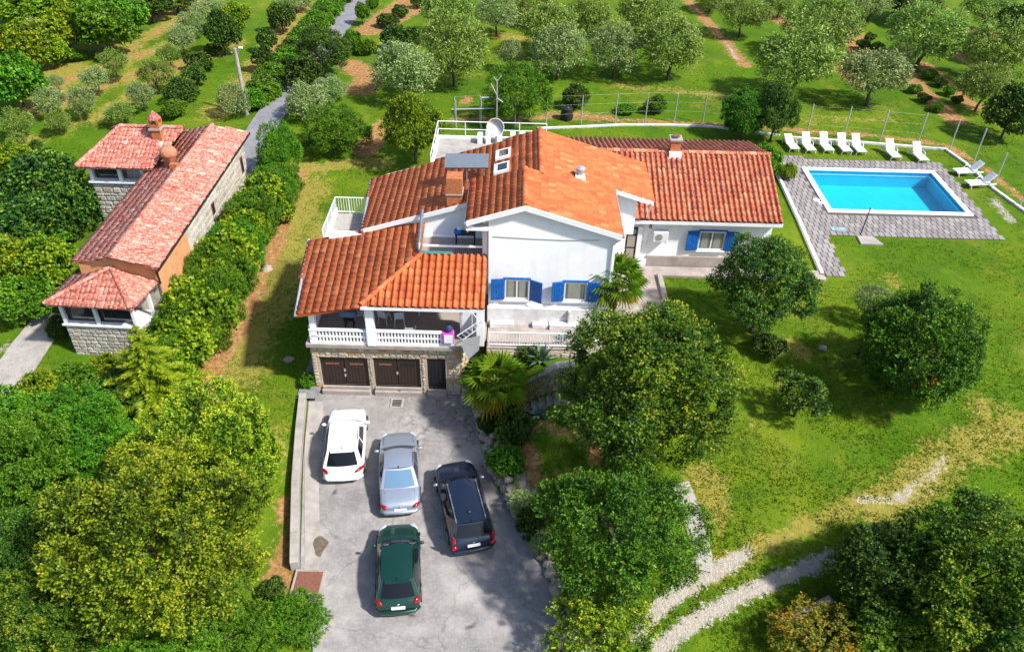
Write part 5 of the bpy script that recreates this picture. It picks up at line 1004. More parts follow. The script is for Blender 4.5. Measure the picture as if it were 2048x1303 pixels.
# ------------------------------------------------------------------ parked cars
def lerp_tab(tab, x):
    xs = [t[0] for t in tab]; return [float(np.interp(x, xs, [t[k] for t in tab])) for k in range(1, len(tab[0]))]
def car(label, paint, L, W, Ht, kind, front, rear, rails=False, roofdot=None):
    f_, r_ = at(*front, .5), at(*rear, .5); head = math.atan2(f_[1] - r_[1], f_[0] - r_[0]); c = (Vector(f_) + Vector(r_)) / 2; c.z = 0
    t = thing('parked_car', label, 'car', (0, 0, 0), 0, 'cars parked on the driveway'); t.location = c; t.rotation_euler.z = head
    P = M[paint]; h2 = L / 2; w = W / 2; hb = .93 if Ht < 1.5 else 1.0
    # greenhouse stations along x (forward positive)
    xw, xrf = h2 - .27 * L, h2 - .27 * L - .62                                   # windscreen foot, roof front edge
    if kind == 'sedan': xrr, xg = -h2 + .34 * L, -h2 + .19 * L
    elif kind == 'wagon': xrr, xg = -h2 + .10 * L, -h2 + .035 * L
    else: xrr, xg = -h2 + .16 * L, -h2 + .045 * L
    # body loft: (x, half width, top height, bottom height)
    tail = .78 if kind == 'sedan' else hb - .02
    st = [(-h2, w * .80, tail - .28, .34), (-h2 + .05, w * .89, tail - .12, .27), (-h2 + .18, w * .955, tail - .02, .24), (-h2 + .5, w * .985, hb - .02 if kind != 'sedan' else tail + .05, .22), (xg + .3, w, hb, .22), (0, w, hb, .22), (xw - .1, w, hb - .005, .22),
          (xw + .25, w * .985, hb - .07, .22), (h2 - .55, w * .965, hb - .15, .23), (h2 - .25, w * .91, hb - .22, .24), (h2 - .08, w * .8, hb - .33, .26), (h2, w * .62, hb - .45, .3)]
    st.sort(); mb = MB(); ring = 0
    for (x, hw, tp, bt) in st:
        half = [(0.0, bt), (.8 * hw, bt), (.97 * hw, bt + .1), (hw, bt + .28), (.995 * hw, tp - .18), (.955 * hw, tp - .05), (.84 * hw, tp), (.45 * hw, tp + .025), (0.0, tp + .035)]
        pts = half + [(-y, z) for y, z in half[-2:0:-1]]; ring = len(pts); mb.v += [(x, y, z) for y, z in pts]
    for i in range(len(st) - 1):
        for k in range(ring): a, b = i * ring + k, i * ring + (k + 1) % ring; mb.f.append((a, a + ring, b + ring, b))
    mb.f.append(tuple(range(ring))); mb.f.append(tuple((len(st) - 1) * ring + ring - 1 - k for k in range(ring)))
    body = link('body', mb.mesh('body', P, True), t); m = body.modifiers.new('s', 'SUBSURF'); m.levels = m.render_levels = 2
    # greenhouse shell: bottom ring at the belt, top ring at the roof
    wb, wt = w * .915, w * .70; zb, zt = hb - .03, Ht - .03
    def gl(u, v):      # u: 0 windscreen.. around; returns ring point at height v
        pass
    FB, FT, RB, RT = Vector((xw, 0, zb)), Vector((xrf, 0, zt)), Vector((xg, 0, zb)), Vector((xrr, 0, zt))
    def wind(s, v, fwd):      # s in -1..1 across, v 0..1 up
        B, T = (FB, FT) if fwd else (RB, RT); hw = wb * (1 - v) + wt * v; bulge = (.16 if fwd else -.1) * (1 - s * s) * (1 - .4 * v)
        q = B.lerp(T, v); return Vector((q.x + bulge - (.1 if fwd else -.06), s * hw, q.z))
    def side(s, v, sg):      # s 0 (rear) .. 1 (front)
        a, b = wind(sg, v, False), wind(sg, v, True); q = a.lerp(b, s); q.y += sg * .035 * math.sin(math.pi * s); return q
    def patch(fn, nu, nv, u0, u1, v0, v1, off=None):
        vs, fs = [], []
        for j in range(nv + 1):
            for i in range(nu + 1):
                q = fn(u0 + (u1 - u0) * i / nu, v0 + (v1 - v0) * j / nv); vs.append(q + (off if off else Vector((0, 0, 0))))
        for j in range(nv):
            for i in range(nu): a = j * (nu + 1) + i; fs.append((a, a + 1, a + nu + 2, a + nu + 1))
        return vs, fs
    mb = MB(); mb.add(*patch(lambda s, v: wind(s, v, True), 8, 3, -1, 1, -.02, 1)); mb.add(*patch(lambda s, v: wind(s, v, False), 8, 3, -1, 1, -.02, 1))
    for sg in (-1, 1): mb.add(*patch(lambda s, v: side(s, v, sg), 8, 3, 0, 1, -.02, 1))
    o = link('pillars', mb.mesh('pillars', P, True), t)
    # roof panel
    def roof(s, u):
        a, b = wind(s, 1, False), wind(s, 1, True); q = a.lerp(b, u); q.z += .045 * (1 - s * s) * 1 + .05 * math.sin(math.pi * min(1, max(0, u))) ; return q
    mb = MB(); mb.add(*patch(roof, 8, 8, -1, 1, 0, 1)); rf = link('roof', mb.mesh('roof', P, True), t)
    G_ = M['carglass']; G2 = M['skytint_glass'] if kind == 'sedan' else G_
    def glassp(name, fn, u0, u1, v0, v1, off, nu=6, g=G_): mb = MB(); mb.add(*patch(fn, nu, 3, u0, u1, v0, v1, off)); return link(name, mb.mesh(name, g, True), t)
    glassp('windscreen', lambda s, v: wind(s, v, True), -.9, .9, .06, .93, Vector((.008, 0, .008)))
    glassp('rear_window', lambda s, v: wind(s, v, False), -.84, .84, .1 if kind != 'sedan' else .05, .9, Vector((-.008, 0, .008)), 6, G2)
    for sg in (-1, 1):
        segs = [(.1, .46), (.5, .86)] if kind != 'wagon' else [(.05, .28), (.31, .57), (.6, .88)]
        for a, b in segs: glassp('side_window', lambda s, v: side(s, v, sg), a, b, .1, .86, Vector((0, sg * .008, .002)), 3)
    # wheels
    rw = .315
    for x in (h2 - .19 * L, -h2 + .2 * L):
        for sg in (-1, 1):
            mb = MB(); mb.lathe([(rw, -.1), (rw + .01, -.05), (rw + .01, .05), (rw, .1)], (x, sg * (w - .095), rw), 20, 'y'); wh = link('wheel', mb.mesh('wheel', M['rubber'], True), t)
            mb = MB(); mb.lathe([(.2, -.105), (.2, .105)], (x, sg * (w - .095), rw), 14, 'y'); link('rim', mb.mesh('rim', M['galv']), wh)
            mb = MB(); mb.tube([(x + (rw + .04) * math.cos(R(q)), sg * (w - .002), rw + (rw + .04) * math.sin(R(q))) for q in range(-10, 191, 20)], .03, 6); link('wheel_arch', mb.mesh('wheel_arch', M['rubber'], True), t)
    # lamps, plates, bumper, mirrors
    def blob(name, c, s, mat, rz=0, par=t):
        mb = MB(); mb.lathe([(.02, -1), (.6, -.85), (.95, -.35), (1, 0), (.95, .35), (.6, .85), (.02, 1)], (0, 0, 0), 12); ca, sa = math.cos(rz), math.sin(rz)
        mb.v = [(c[0] + (x * s[0] * ca - y * s[1] * sa), c[1] + (x * s[0] * sa + y * s[1] * ca), c[2] + z * s[2]) for x, y, z in mb.v]; return link(name, mb.mesh(name, mat, True), par)
    for sg in (-1, 1):
        if kind == 'wagon':
            blob('taillight', (-h2 + .1, sg * w * .87, 1.0), (.07, .075, .3), M['taillight']); blob('taillight', (-h2 + .07, sg * w * .83, .62), (.1, .15, .12), M['taillight'], sg * .35)
        elif kind == 'sedan': blob('taillight', (-h2 + .13, sg * w * .78, tail - .12), (.1, .2, .075), M['taillight'], -sg * .75)
        else: blob('taillight', (-h2 + .17, sg * w * .84, hb - .12), (.075, .27 if L > 4.2 else .19, .09 if L > 4.2 else .13), M['taillight'], -sg * .8)
        blob('headlight', (h2 - .3, sg * w * .74, hb - .27), (.24, .13, .06), M['headlight'], -sg * .5)
        blob('mirror', (xw - .28, sg * (w + .09), hb + .05), (.07, .11, .08), P if kind != 'wagon' else M['chrome'])
        if rails:
            mb = MB(); mb.tube([roof(sg * .93, .02) + Vector((0, 0, .0)), roof(sg * .93, .06) + Vector((0, 0, .06)), roof(sg * .93, .5) + Vector((0, 0, .06)), roof(sg * .93, .94) + Vector((0, 0, .06)), roof(sg * .93, .98)], .022, 6); rl = link('roof_rail', mb.mesh('roof_rail', M['chrome'], True), rf)
            for u in (.06, .36, .66, .94): mb = MB(); q = roof(sg * .93, u); mb.box(q.x - .05, q.x + .05, q.y - .03, q.y + .03, q.z - .01, q.z + .07); link('rail_foot', mb.mesh('rail_foot', M['chrome']), rl)
    pz = {'sedan': tail - .27, 'wagon': .68, 'hatch': hb - .3}[kind]
    mb = MB(); mb.prism([(-h2 - .0, -.26, pz - .06), (-h2 - .0, .26, pz - .06), (-h2 + .035, .26, pz + .07), (-h2 + .035, -.26, pz + .07)], (-.03, 0, .01)); link('number_plate', mb.mesh('number_plate', M['plastic']), t)
    mb = MB(); mb.tube([(-h2 + .16, -w * .93, .42), (-h2 - .015, -w * .7, .42), (-h2 - .05, 0, .42), (-h2 - .015, w * .7, .42), (-h2 + .16, w * .93, .42)], .085, 8); link('rear_bumper', mb.mesh('rear_bumper', P, True), t)
    mb = MB(); mb.tube([(-h2 + .1, -w * .8, .3), (-h2 - .0, 0, .3), (-h2 + .1, w * .8, .3)], .06, 6); link('lower_trim', mb.mesh('lower_trim', M['rubber'], True), t)
    q = roof(0, .06); mb = MB(); mb.tube([q, q + Vector((-.12, 0, .06))], [.03, .012], 6); link('aerial', mb.mesh('aerial', M['black']), rf)
    if kind == 'hatch':
        mb = MB(); mb.prism([tuple(roof(-.8, .0) + Vector((.0, 0, -.0))), tuple(roof(.8, .0)), tuple(roof(.75, 0) + Vector((-.16, 0, -.02))), tuple(roof(-.75, 0) + Vector((-.16, 0, -.02)))], (0, 0, .03)); link('spoiler', mb.mesh('spoiler', P), rf)
    for sg in (-1, 1):
        mb = MB(); mb.tube([(xg + .4, sg * (w + .001), hb - .24), (xw - .1, sg * (w + .001), hb - .26)], .012, 5); link('side_trim', mb.mesh('side_trim', P), t)
        for x in (xw - 1.0, xw - 1.95): mb = MB(); mb.box(x - .09, x + .09, sg * w - .012, sg * w + .022, hb - .2, hb - .165); link('door_handle', mb.mesh('door_handle', P), t)
    zs_ = lambda x: lerp_tab([(a, b, c_) for a, b, c_, e_ in st], x)
    def seam(pts):
        mb = MB(); q_ = []
        for x, f in pts: hw, tp = zs_(x); q_.append((x, f * hw * .86, tp + .02 - .03 * abs(f)))
        mb.tube(q_, .011, 5); link('seam', mb.mesh('seam', M['rubber']), t)
    for sg in (-1, 1): seam([(xw + .18, sg * .92), (h2 - .55, sg * .9), (h2 - .2, sg * .8)])
    seam([(h2 - .2, -.8), (h2 - .16, 0), (h2 - .2, .8)])
    if kind == 'sedan':
        for sg in (-1, 1): seam([(xg - .12, sg * .86), (-h2 + .3, sg * .84), (-h2 + .12, sg * .8)])
        seam([(xg - .12, -.86), (xg - .16, 0), (xg - .12, .86)])
    if roofdot: mb = MB(); q = roof(0, .22); mb.lathe([(.1, 0), (.09, .05), (.03, .08)], q, 10); link('roof_antenna', mb.mesh('roof_antenna', M['black']), rf)
    if kind != 'hatch' or L < 4.2: blob('badge', (-h2 + .03 if kind == 'hatch' else -h2 + .01, 0, pz + .16), (.02, .05, .05), M['chrome'])
    # wipers and cowl at the windscreen foot
    mb = MB(); mb.add(*patch(lambda s, v: wind(s, v, True), 6, 1, -.95, .95, -.06, .04, Vector((.012, 0, .012)))); link('cowl', mb.mesh('cowl', M['black'], True), t)
    return t
car('white hatchback parked nearest the garage, left of the other cars', 'car_white', 4.36, 1.82, 1.48, 'hatch', (697, 822), (686, 950))
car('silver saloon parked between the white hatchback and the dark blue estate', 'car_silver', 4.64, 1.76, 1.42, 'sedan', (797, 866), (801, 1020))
car('dark blue estate car with roof rails parked at an angle by the rubble wall', 'car_blue', 4.73, 1.86, 1.54, 'wagon', (905, 925), (949, 1098), True, True)
car('dark green hatchback parked closest to the camera in front of the silver saloon', 'car_green', 4.05, 1.72, 1.45, 'hatch', (797, 1058), (797, 1208))

# ------------------------------------------------------------------ vegetation
def leaf_mesh(name, kind, seed, nsprig, per=7, leaf=(.07, .035), twig=.16, lobes=10, flat=.85, low=-.45, gap=.0, spread=.7, lobe_r=(.24, .38), core=.85, freq=7):
    """A crown of unit radius: sprigs of leaf-shaped faces on the outside of overlapping lobes."""
    r = np.random.default_rng(seed); gi = np.arange(lobes) + .5
    zz = 1 - (1 - low) * gi / lobes; az = gi * 2.39996 + seed; rr = np.sqrt(np.maximum(0, 1 - zz * zz)); d = np.stack([rr * np.cos(az), rr * np.sin(az), zz], 1) + r.normal(0, .16, (lobes, 3)); d /= np.linalg.norm(d, axis=1)[:, None]
    LC = d * (spread * r.uniform(.68, 1.14, lobes))[:, None]; LR = r.uniform(*lobe_r, lobes)
    LC = np.vstack([LC, [[0, 0, 0]]]); LR = np.append(LR, spread * core)
    pw = LR ** 2; pw[-1] *= .55; k = r.choice(lobes + 1, nsprig * 3, p=pw / pw.sum()); u = r.normal(size=(nsprig * 3, 3)); u /= np.linalg.norm(u, axis=1)[:, None]
    rad = 1 - np.abs(r.normal(0, .14, nsprig * 3)); p = LC[k] + u * (LR[k] * rad)[:, None]; p = np.where((k == lobes)[:, None], p * .96, p)
    dist = np.linalg.norm(p[:, None] - LC[None], axis=2) / LR[None]; dist[np.arange(len(k)), k] = 9
    pn = p / (np.linalg.norm(p, axis=1)[:, None] + 1e-6); keep = (dist.min(1) > .8) & ((u * pn).sum(1) > -.15) & (p[:, 2] > -.92)
    if gap: keep &= ((np.sin(p[:, 0] * freq + seed) + np.sin(p[:, 1] * freq * 1.1 + seed * 2) + np.sin(p[:, 2] * freq)) > -gap) | (k == lobes)
    lt = r.normal(0, .1, lobes + 1)[k][keep][:nsprig]
    p, u = p[keep][:nsprig], u[keep][:nsprig]; m = len(p)
    ax = u * .8 + p * .35 + r.normal(0, .42, (m, 3)) + [0, 0, .3]; ax /= np.linalg.norm(ax, axis=1)[:, None]
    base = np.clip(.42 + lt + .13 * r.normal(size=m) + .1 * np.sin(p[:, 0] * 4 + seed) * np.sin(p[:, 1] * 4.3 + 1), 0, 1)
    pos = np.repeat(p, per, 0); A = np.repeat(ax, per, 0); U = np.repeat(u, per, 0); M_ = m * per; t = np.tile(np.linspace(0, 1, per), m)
    pos = pos + A * (t * twig)[:, None] + r.normal(0, twig * .12, (M_, 3))
    side = np.cross(A, r.normal(size=(M_, 3))); side /= np.linalg.norm(side, axis=1)[:, None]
    dr = A * (.35 + .6 * t)[:, None] + side * .8 + [0, 0, -.12]; dr /= np.linalg.norm(dr, axis=1)[:, None]
    nb = np.cross(dr, U * .9 + [0, 0, .5] + r.normal(0, .55, (M_, 3))); nb /= (np.linalg.norm(nb, axis=1)[:, None] + 1e-9)
    l = leaf[0] * r.uniform(.7, 1.25, M_); w = leaf[1] * r.uniform(.75, 1.2, M_)
    mid = pos + dr * (l * .45)[:, None]; tip = pos + dr * l[:, None]; sag = np.cross(dr, nb) * (w * .25)[:, None]
    v = np.stack([pos, mid + nb * w[:, None] - sag, tip, mid - nb * w[:, None] - sag], 1).reshape(-1, 3); f = np.arange(len(v)).reshape(-1, 4)
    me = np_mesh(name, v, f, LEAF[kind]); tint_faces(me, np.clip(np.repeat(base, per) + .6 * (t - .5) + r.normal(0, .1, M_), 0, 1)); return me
def trunk_mesh(seed, h, r0, mat, limbs=6, lean=.15):
    r = random.Random(seed); mb = MB(); top = Vector((r.uniform(-lean, lean), r.uniform(-lean, lean), h * .5)); mb.tube([(0, 0, -.25), (top.x * .3, top.y * .3, h * .22), top], [r0 * 1.25, r0 * .9, r0 * .75], 8)
    for k in range(limbs):
        a = k * 6.283 / limbs + r.uniform(-.4, .4); q = r.uniform(.45, .8); e = top + Vector((math.cos(a) * q * h * .42, math.sin(a) * q * h * .42, h * r.uniform(.25, .45))); md = top.lerp(e, .5) + Vector((0, 0, h * .05))
        mb.tube([top - Vector((0, 0, h * .08)), md, e], [r0 * .55, r0 * .38, r0 * .14], 6)
        e2 = md + Vector((math.cos(a + .9) * h * .18, math.sin(a + .9) * h * .18, h * .22)); mb.tube([md, e2], [r0 * .3, r0 * .1], 5)
    return mb.mesh('trunk', mat, True)
CROWN, TRUNK = {}, [trunk_mesh(40 + i, 1.0, .055, M['bark']) for i in range(4)]
FAR = {'olive': dict(nsprig=1100, per=7, leaf=(.085, .022), twig=.2, gap=1.6, lobe_r=(.22, .36)), 'sage': dict(nsprig=1100, per=7, leaf=(.085, .022), twig=.2, lobes=18, gap=1.7),
       'broad': dict(nsprig=1100, per=7, leaf=(.1, .045), twig=.15, lobes=22, gap=1.9, lobe_r=(.2, .33)), 'lime': dict(nsprig=1100, per=7, leaf=(.1, .045), twig=.15, lobes=22, gap=1.9, lobe_r=(.2, .33)), 'dark': dict(nsprig=1200, per=7, leaf=(.085, .04), twig=.13, lobes=22, gap=2.0, lobe_r=(.2, .33)), 'orange': dict(nsprig=900, per=6, leaf=(.08, .03), twig=.2, lobes=16, gap=1.0), 'persimmon': dict(nsprig=1100, per=7, leaf=(.08, .035), twig=.14, lobes=22, gap=1.9, lobe_r=(.2, .33))}
def crown_variants(kind):
    if kind not in CROWN: CROWN[kind] = [leaf_mesh('crown', kind, 100 + 7 * i + len(kind), **dict(FAR[kind], spread=(.7, .64, .74, .68)[i], lobes=(18, 13, 24, 16)[i])) for i in range(4)]
    return CROWN[kind]
NTREE = [0]
def tree(kind, cx, cy, rx, ry, label, group=None, k=1.35, own=None, name=None, cat='tree', stem=True, zc=None):
    """Crown centre and half sizes as seen in the photograph; the tree stands on the ground under its crown."""
    z = 3.0
    for _ in range(30):
        p = at(cx, cy, z); g = hz1(p[0], p[1]); D = np.linalg.norm(p - CC); rz = ry / F_PX * D; z = .5 * z + .5 * (g + k * rz)
    p = at(cx, cy, z); D = np.linalg.norm(p - CC); rxm, rzm = rx / F_PX * D, ry / F_PX * D; g = hz1(p[0], p[1])
    i = NTREE[0]; NTREE[0] += 1
    t = thing(name or ('olive_tree' if kind == 'olive' else 'tree'), label, cat, (p[0], p[1], g), 0, group)
    me = own if own else crown_variants(kind)[i % 4]
    c = link('crown', me, t); c.location = (0, 0, z - g); q = .91 if own else .98; c.scale = (rxm * q, (rxm + rzm) / 2 * q, rzm * q); c.rotation_euler.z = (i * 2.4) % 6.28 if not own else 0
    if stem:
        s = link('trunk', TRUNK[i % 4], t); hh = (z - g) * 1.0; s.scale = (rxm * .95, rxm * .95, hh); s.rotation_euler.z = i * 1.7
    return t
def palm(base, h, r, n, label, seed, dead=0.12):
    q = random.Random(seed); t = thing('fan_palm', label, 'palm', base); mb = MB(); pts, rs = [], []
    for i in range(9): u = i / 8; pts.append((.06 * math.sin(u * 3), .05 * u, -.2 + u * (h + .2))); rs.append(.15 + .05 * (i % 2) + (.06 if u > .6 else 0))
    mb.tube(pts, rs, 9); link('trunk', mb.mesh('trunk', M['fibre']), t)
    top = Vector(pts[-1])
    for i in range(n):
        u = (i + .5) / n; el = R(80 - 125 * u ** .9); az = i * 2.399; L = r * (.5 + .12 * q.random()); d = Vector((math.cos(az) * math.cos(el), math.sin(az) * math.cos(el), math.sin(el)))
        a = top + Vector((0, 0, .1)); b = a + d * L + Vector((0, 0, -.12 * L)); mb = MB(); tn = []
        sd = d.cross(Vector((0, 0, 1))).normalized(); nm = sd.cross(d).normalized(); wv = sd * .02
        mb.add([a - wv, a + wv, b + wv * .7, b - wv * .7], [(0, 1, 2, 3)]); tn.append(.4)
        ns = 13; col = .35 + .3 * q.random() + (.35 if u > 1 - dead * 2 else 0)
        for k in range(ns):
            th = R(-85 + 170 * k / (ns - 1)); fd = (d * math.cos(th) + sd * math.sin(th)).normalized(); fl = r * (.62 - .14 * abs(th) / 2) * q.uniform(.88, 1.08); w = sd * math.cos(th) - d * math.sin(th); w = w.normalized() * r * .036
            m1 = b + fd * fl * .55 + nm * .03; tp = b + fd * fl + Vector((0, 0, -.22 * fl)) ; mb.add([b, m1 + w, tp, m1 - w], [(0, 1, 2), (0, 2, 3)]); tn += [min(1, col + q.uniform(-.12, .12))] * 2
        me = mb.mesh('frond', LEAF['palm']); tint_faces(me, tn); link('frond', me, t)
    return t
p = G(990, 830); palm(p, aty(985, 768, p.y)[2] - p.z, 1.6, 34, 'fan palm with yellowing lower fronds beside the garage and stone stairs', 3, .16)
p = Vector(at(1222, 632, 3.14)); palm(p, aty(1218, 560, p.y)[2] - p.z, 1.5, 36, 'fan palm growing through the terrace by the right window of the gable', 5, .08)
def agave(p, s, label, n=22):
    t = thing('agave', label, 'agave', p, 0, 'blue agaves under the terrace'); mb = MB(); tn = []
    for i in range(n):
        az = i * 2.4; el = R(75 - 65 * i / n); d = Vector((math.cos(az) * math.cos(el), math.sin(az) * math.cos(el), math.sin(el))); sd = d.cross(Vector((0, 0, 1))).normalized() * s * .09; a = Vector((0, 0, .08)); m_ = a + d * s * .5; e = a + d * s - Vector((0, 0, .08 * s))
        mb.add([a - sd * .6, a + sd * .6, m_ + sd, e, m_ - sd], [(0, 1, 2, 4), (4, 2, 3)]); tn += [random.random()] * 2
    me = mb.mesh('rosette', LEAF['agave']); tint_faces(me, tn); link('rosette', me, t)
    mb = MB(); mb.tube([(0, 0, -.1), (0, 0, .3)], [.12, .05], 6); link('stem', mb.mesh('stem', M['fibre']), t)
for (x, y, s, lab) in ((1082, 722, 1.0, 'large blue agave above the coping of the garden stairs'), (1128, 690, .8, 'smaller blue agave at the right end of the terrace railing'), (1078, 832, .7, 'blue agave in the shade below the garden stairs')): p = G(x, y); agave(p, s, lab)
# light green cedar with layered boughs
def cedar(cx, ctop, base, label):
    g = G(*base); tp = aty(cx, ctop, g.y); g.x = tp[0]; g.z = hz1(g.x, g.y); t = thing('cedar_tree', label, 'tree', g); H_ = tp[2] - g.z; Rm = H_ * .46; mb = MB(); mb.tube([(0, 0, -.2), (0, 0, H_ * .6), (0, 0, H_)], [.16, .09, .02], 8); link('trunk', mb.mesh('trunk', M['bark'], True), t)
    r = np.random.default_rng(11); V_, T_ = [], []
    for lv in range(12):
        u = lv / 11; z = H_ * (.16 + .8 * u); L = Rm * (1 - u) ** .85 + .15; nb = int(7 + 2 * (1 - u))
        for b in range(nb):
            az = b * 6.283 / nb + lv * 1.1 + r.normal(0, .12); d = np.array([math.cos(az), math.sin(az), .1]); s = np.array([-math.sin(az), math.cos(az), 0]); l = L * r.uniform(.75, 1.15); ns = int(11 * l) + 6
            for i in range(ns):
                q = (i + .5) / ns; c = np.array([0, 0, z]) + d * l * q + [0, 0, .1 * l * q - .22 * l * q * q]; wd = .42 * l * (1 - q) ** .7 * (.35 + .65 * min(1, q * 3)) + .06
                for sg in (-1, 1):
                    for e_ in range(3):
                        ll = wd * r.uniform(.6, 1.1); dr = s * sg + d * r.uniform(.7, 1.2) + [0, 0, r.normal(-.05, .1)]; dr /= np.linalg.norm(dr); w = np.cross(dr, [0, 0, 1]); w = w / np.linalg.norm(w) * .022 + [0, 0, r.normal(0, .012)]; c0 = c + r.normal(0, .02, 3)
                        V_ += [c0, c0 + dr * ll * .5 + w, c0 + dr * ll, c0 + dr * ll * .5 - w]; T_.append(min(1, max(0, .35 + .55 * q + .1 * r.normal() + .12 * u)))
    V_ = np.array(V_); me = np_mesh('boughs', V_, np.arange(len(V_)).reshape(-1, 4), LEAF['lime']); tint_faces(me, T_); link('boughs', me, t)
cedar(268, 648, (300, 815), 'light green cedar with layered boughs at the near end of the hedge')

# big crowns of their own
def big(kind, seed, n, leaf=.036, **k):
    a = dict(nsprig=int(n * .62), per=13, leaf=(leaf, leaf * .36), twig=.11, lobes=60, gap=1.2, spread=.82, lobe_r=(.1, .23), core=.8, freq=10.5); a.update(k); return leaf_mesh('crown', kind, seed, **a)
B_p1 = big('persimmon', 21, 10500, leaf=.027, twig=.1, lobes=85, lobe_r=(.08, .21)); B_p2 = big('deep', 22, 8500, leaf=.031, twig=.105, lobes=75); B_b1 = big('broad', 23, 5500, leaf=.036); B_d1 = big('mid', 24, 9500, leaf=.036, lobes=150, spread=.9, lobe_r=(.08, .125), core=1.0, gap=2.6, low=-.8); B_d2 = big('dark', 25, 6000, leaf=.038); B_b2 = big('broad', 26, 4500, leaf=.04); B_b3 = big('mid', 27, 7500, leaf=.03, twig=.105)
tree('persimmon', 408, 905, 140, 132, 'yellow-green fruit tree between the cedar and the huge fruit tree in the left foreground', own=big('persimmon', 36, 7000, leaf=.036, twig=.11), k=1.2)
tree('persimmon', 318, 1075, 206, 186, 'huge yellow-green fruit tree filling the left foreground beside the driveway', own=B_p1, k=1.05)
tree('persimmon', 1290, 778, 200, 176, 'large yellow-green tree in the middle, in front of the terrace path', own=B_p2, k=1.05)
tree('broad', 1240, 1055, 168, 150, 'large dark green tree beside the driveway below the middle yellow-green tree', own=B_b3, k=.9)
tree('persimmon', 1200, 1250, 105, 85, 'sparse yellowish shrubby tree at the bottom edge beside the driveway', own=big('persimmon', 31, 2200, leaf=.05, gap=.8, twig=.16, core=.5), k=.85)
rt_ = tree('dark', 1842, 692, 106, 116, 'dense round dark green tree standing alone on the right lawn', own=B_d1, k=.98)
cr = rt_.children[0]; cw = Vector(rt_.location) + cr.location
for (bx, by) in ((1862, 762), (1858, 770), (1866, 766), (1870, 758), (1829, 772), (1852, 760), (1864, 776)):
    rr_ = Vector(ray(bx, by)); oc = Vector(CC) - cw; sc_ = cr.scale.x * 1.0; a_ = rr_.dot(rr_); b2 = 2 * rr_.dot(oc); c2 = oc.dot(oc) - sc_ * sc_; dd = b2 * b2 - 4 * a_ * c2
    if dd > 0:
        p = Vector(CC) + rr_ * ((-b2 - math.sqrt(dd)) / (2 * a_)); mb = MB(); mb.lathe([(.01, -.07), (.06, -.03), (.07, .03), (.01, .09)], (0, 0, 0), 6); o = link('blossom', mb.mesh('blossom', M['taillight']), rt_); o.location = p - Vector(rt_.location)
tree('dark', 1528, 572, 106, 96, 'dark leafy tree in front of the wing window', own=B_d2, k=1.15)
tree('persimmon', 1965, 1140, 160, 135, 'large dark tree with yellowish tips in the lower right corner', own=big('deep', 33, 7000, leaf=.034, gap=1.2), k=1.1)
tree('dark', 1775, 1150, 110, 85, 'bluish dark tree beside the gravel track at lower right', own=B_d2, k=1.1)
tree('broad', 1790, 1265, 110, 62, 'bright green shrub at the bottom edge in front of the bluish tree', own=B_b2, k=.9)
tree('dark', 2000, 1275, 90, 60, 'dark shrub in the bottom right corner of the picture', own=B_d1, k=.9, stem=False)
tree('orange', 1640, 1275, 95, 52, 'shrub with orange leaves around the plank rail at the bottom', own=big('orange', 35, 1800, leaf=.055, gap=1.2, twig=.16), k=.85)
tree('orange', 1735, 1240, 40, 38, 'small green and orange shrub right of the plank rail', k=.9, name='shrub', cat='shrub')
S = lambda *a, **k: tree(*a, **dict(dict(name='shrub', cat='shrub', k=.85), **k))
tree('broad', 150, 870, 105, 82, 'bright green tree behind the huge fruit tree, left of the cedar', own=B_b1, k=1.0)
tree('broad', 40, 930, 95, 105, 'bright green tree at the left edge beside the huge fruit tree', own=B_b2, k=1.0)
tree('broad', 15, 1110, 75, 80, 'dark-shaded green tree at the left edge below the bright one', own=B_d2, k=.95)
tree('persimmon', 110, 1235, 135, 95, 'yellow-green tree in the bottom left corner', own=B_p2, k=.95)
tree('broad', 290, 1275, 130, 70, 'green tree at the bottom edge below the huge fruit tree', own=B_b1, k=.9)
tree('broad', 455, 1265, 95, 65, 'leafy green bush at the bottom edge left of the driveway shrubs', own=B_b2, k=.9)
S('dark', 592, 1235, 62, 55, 'dark leafy shrub beside the manhole at the driveway edge', own=B_b2)
S('dark', 545, 1180, 26, 22, 'thin twiggy shrub just left of the manhole')
S('persimmon', 528, 905, 32, 60, 'yellow-green bush between the fruit tree and the low driveway wall')
S('lime', 85, 785, 48, 34, 'sprawling shrub beside the concrete strip of the old house'); S('dark', 120, 655, 24, 22, 'small dark shrub on the concrete strip beside the porch')
S('lime', 215, 745, 36, 34, 'yellowish shrub between the porch wall and the cedar'); S('broad', 150, 765, 46, 34, 'green shrub at the foot of the porch wall, left of the yellowish one'); S('broad', 10, 830, 40, 50, 'bright shrub at the left edge below the concrete strip'); S('dark', 240, 790, 60, 40, 'dark green undergrowth below the cedar')
S('dark', 1030, 852, 44, 36, 'dense dark shrub below the fan palm beside the driveway'); S('dark', 978, 848, 26, 24, 'small dark shrub left of the dense one under the palm')
S('broad', 1012, 925, 38, 34, 'low bright shrub on the bank beside the blue estate car'); S('sage', 1055, 1012, 36, 28, 'silvery shrub on top of the rubble wall by the blue estate car')
S('dark', 1062, 1045, 36, 30, 'dark low shrub just below the silvery one'); S('sage', 1085, 1085, 30, 24, 'grey-green shrub hanging over the rubble wall')
S('dark', 1062, 706, 36, 17, 'dark shrub under the terrace railing, behind the large agave'); S('dark', 945, 745, 18, 34, 'dark foliage left of the fan palm against the stone corner'); S('broad', 1010, 690, 24, 16, 'small bright shrub under the left end of the terrace railing')
S('broad', 616, 762, 18, 20, 'little bright green bush at the left garage corner'); S('broad', 800, 777, 9, 6, 'tiny weed growing before the second garage door', stem=False)
S('dark', 1540, 690, 34, 26, 'low dark shrub below the dark tree in front of the wing')
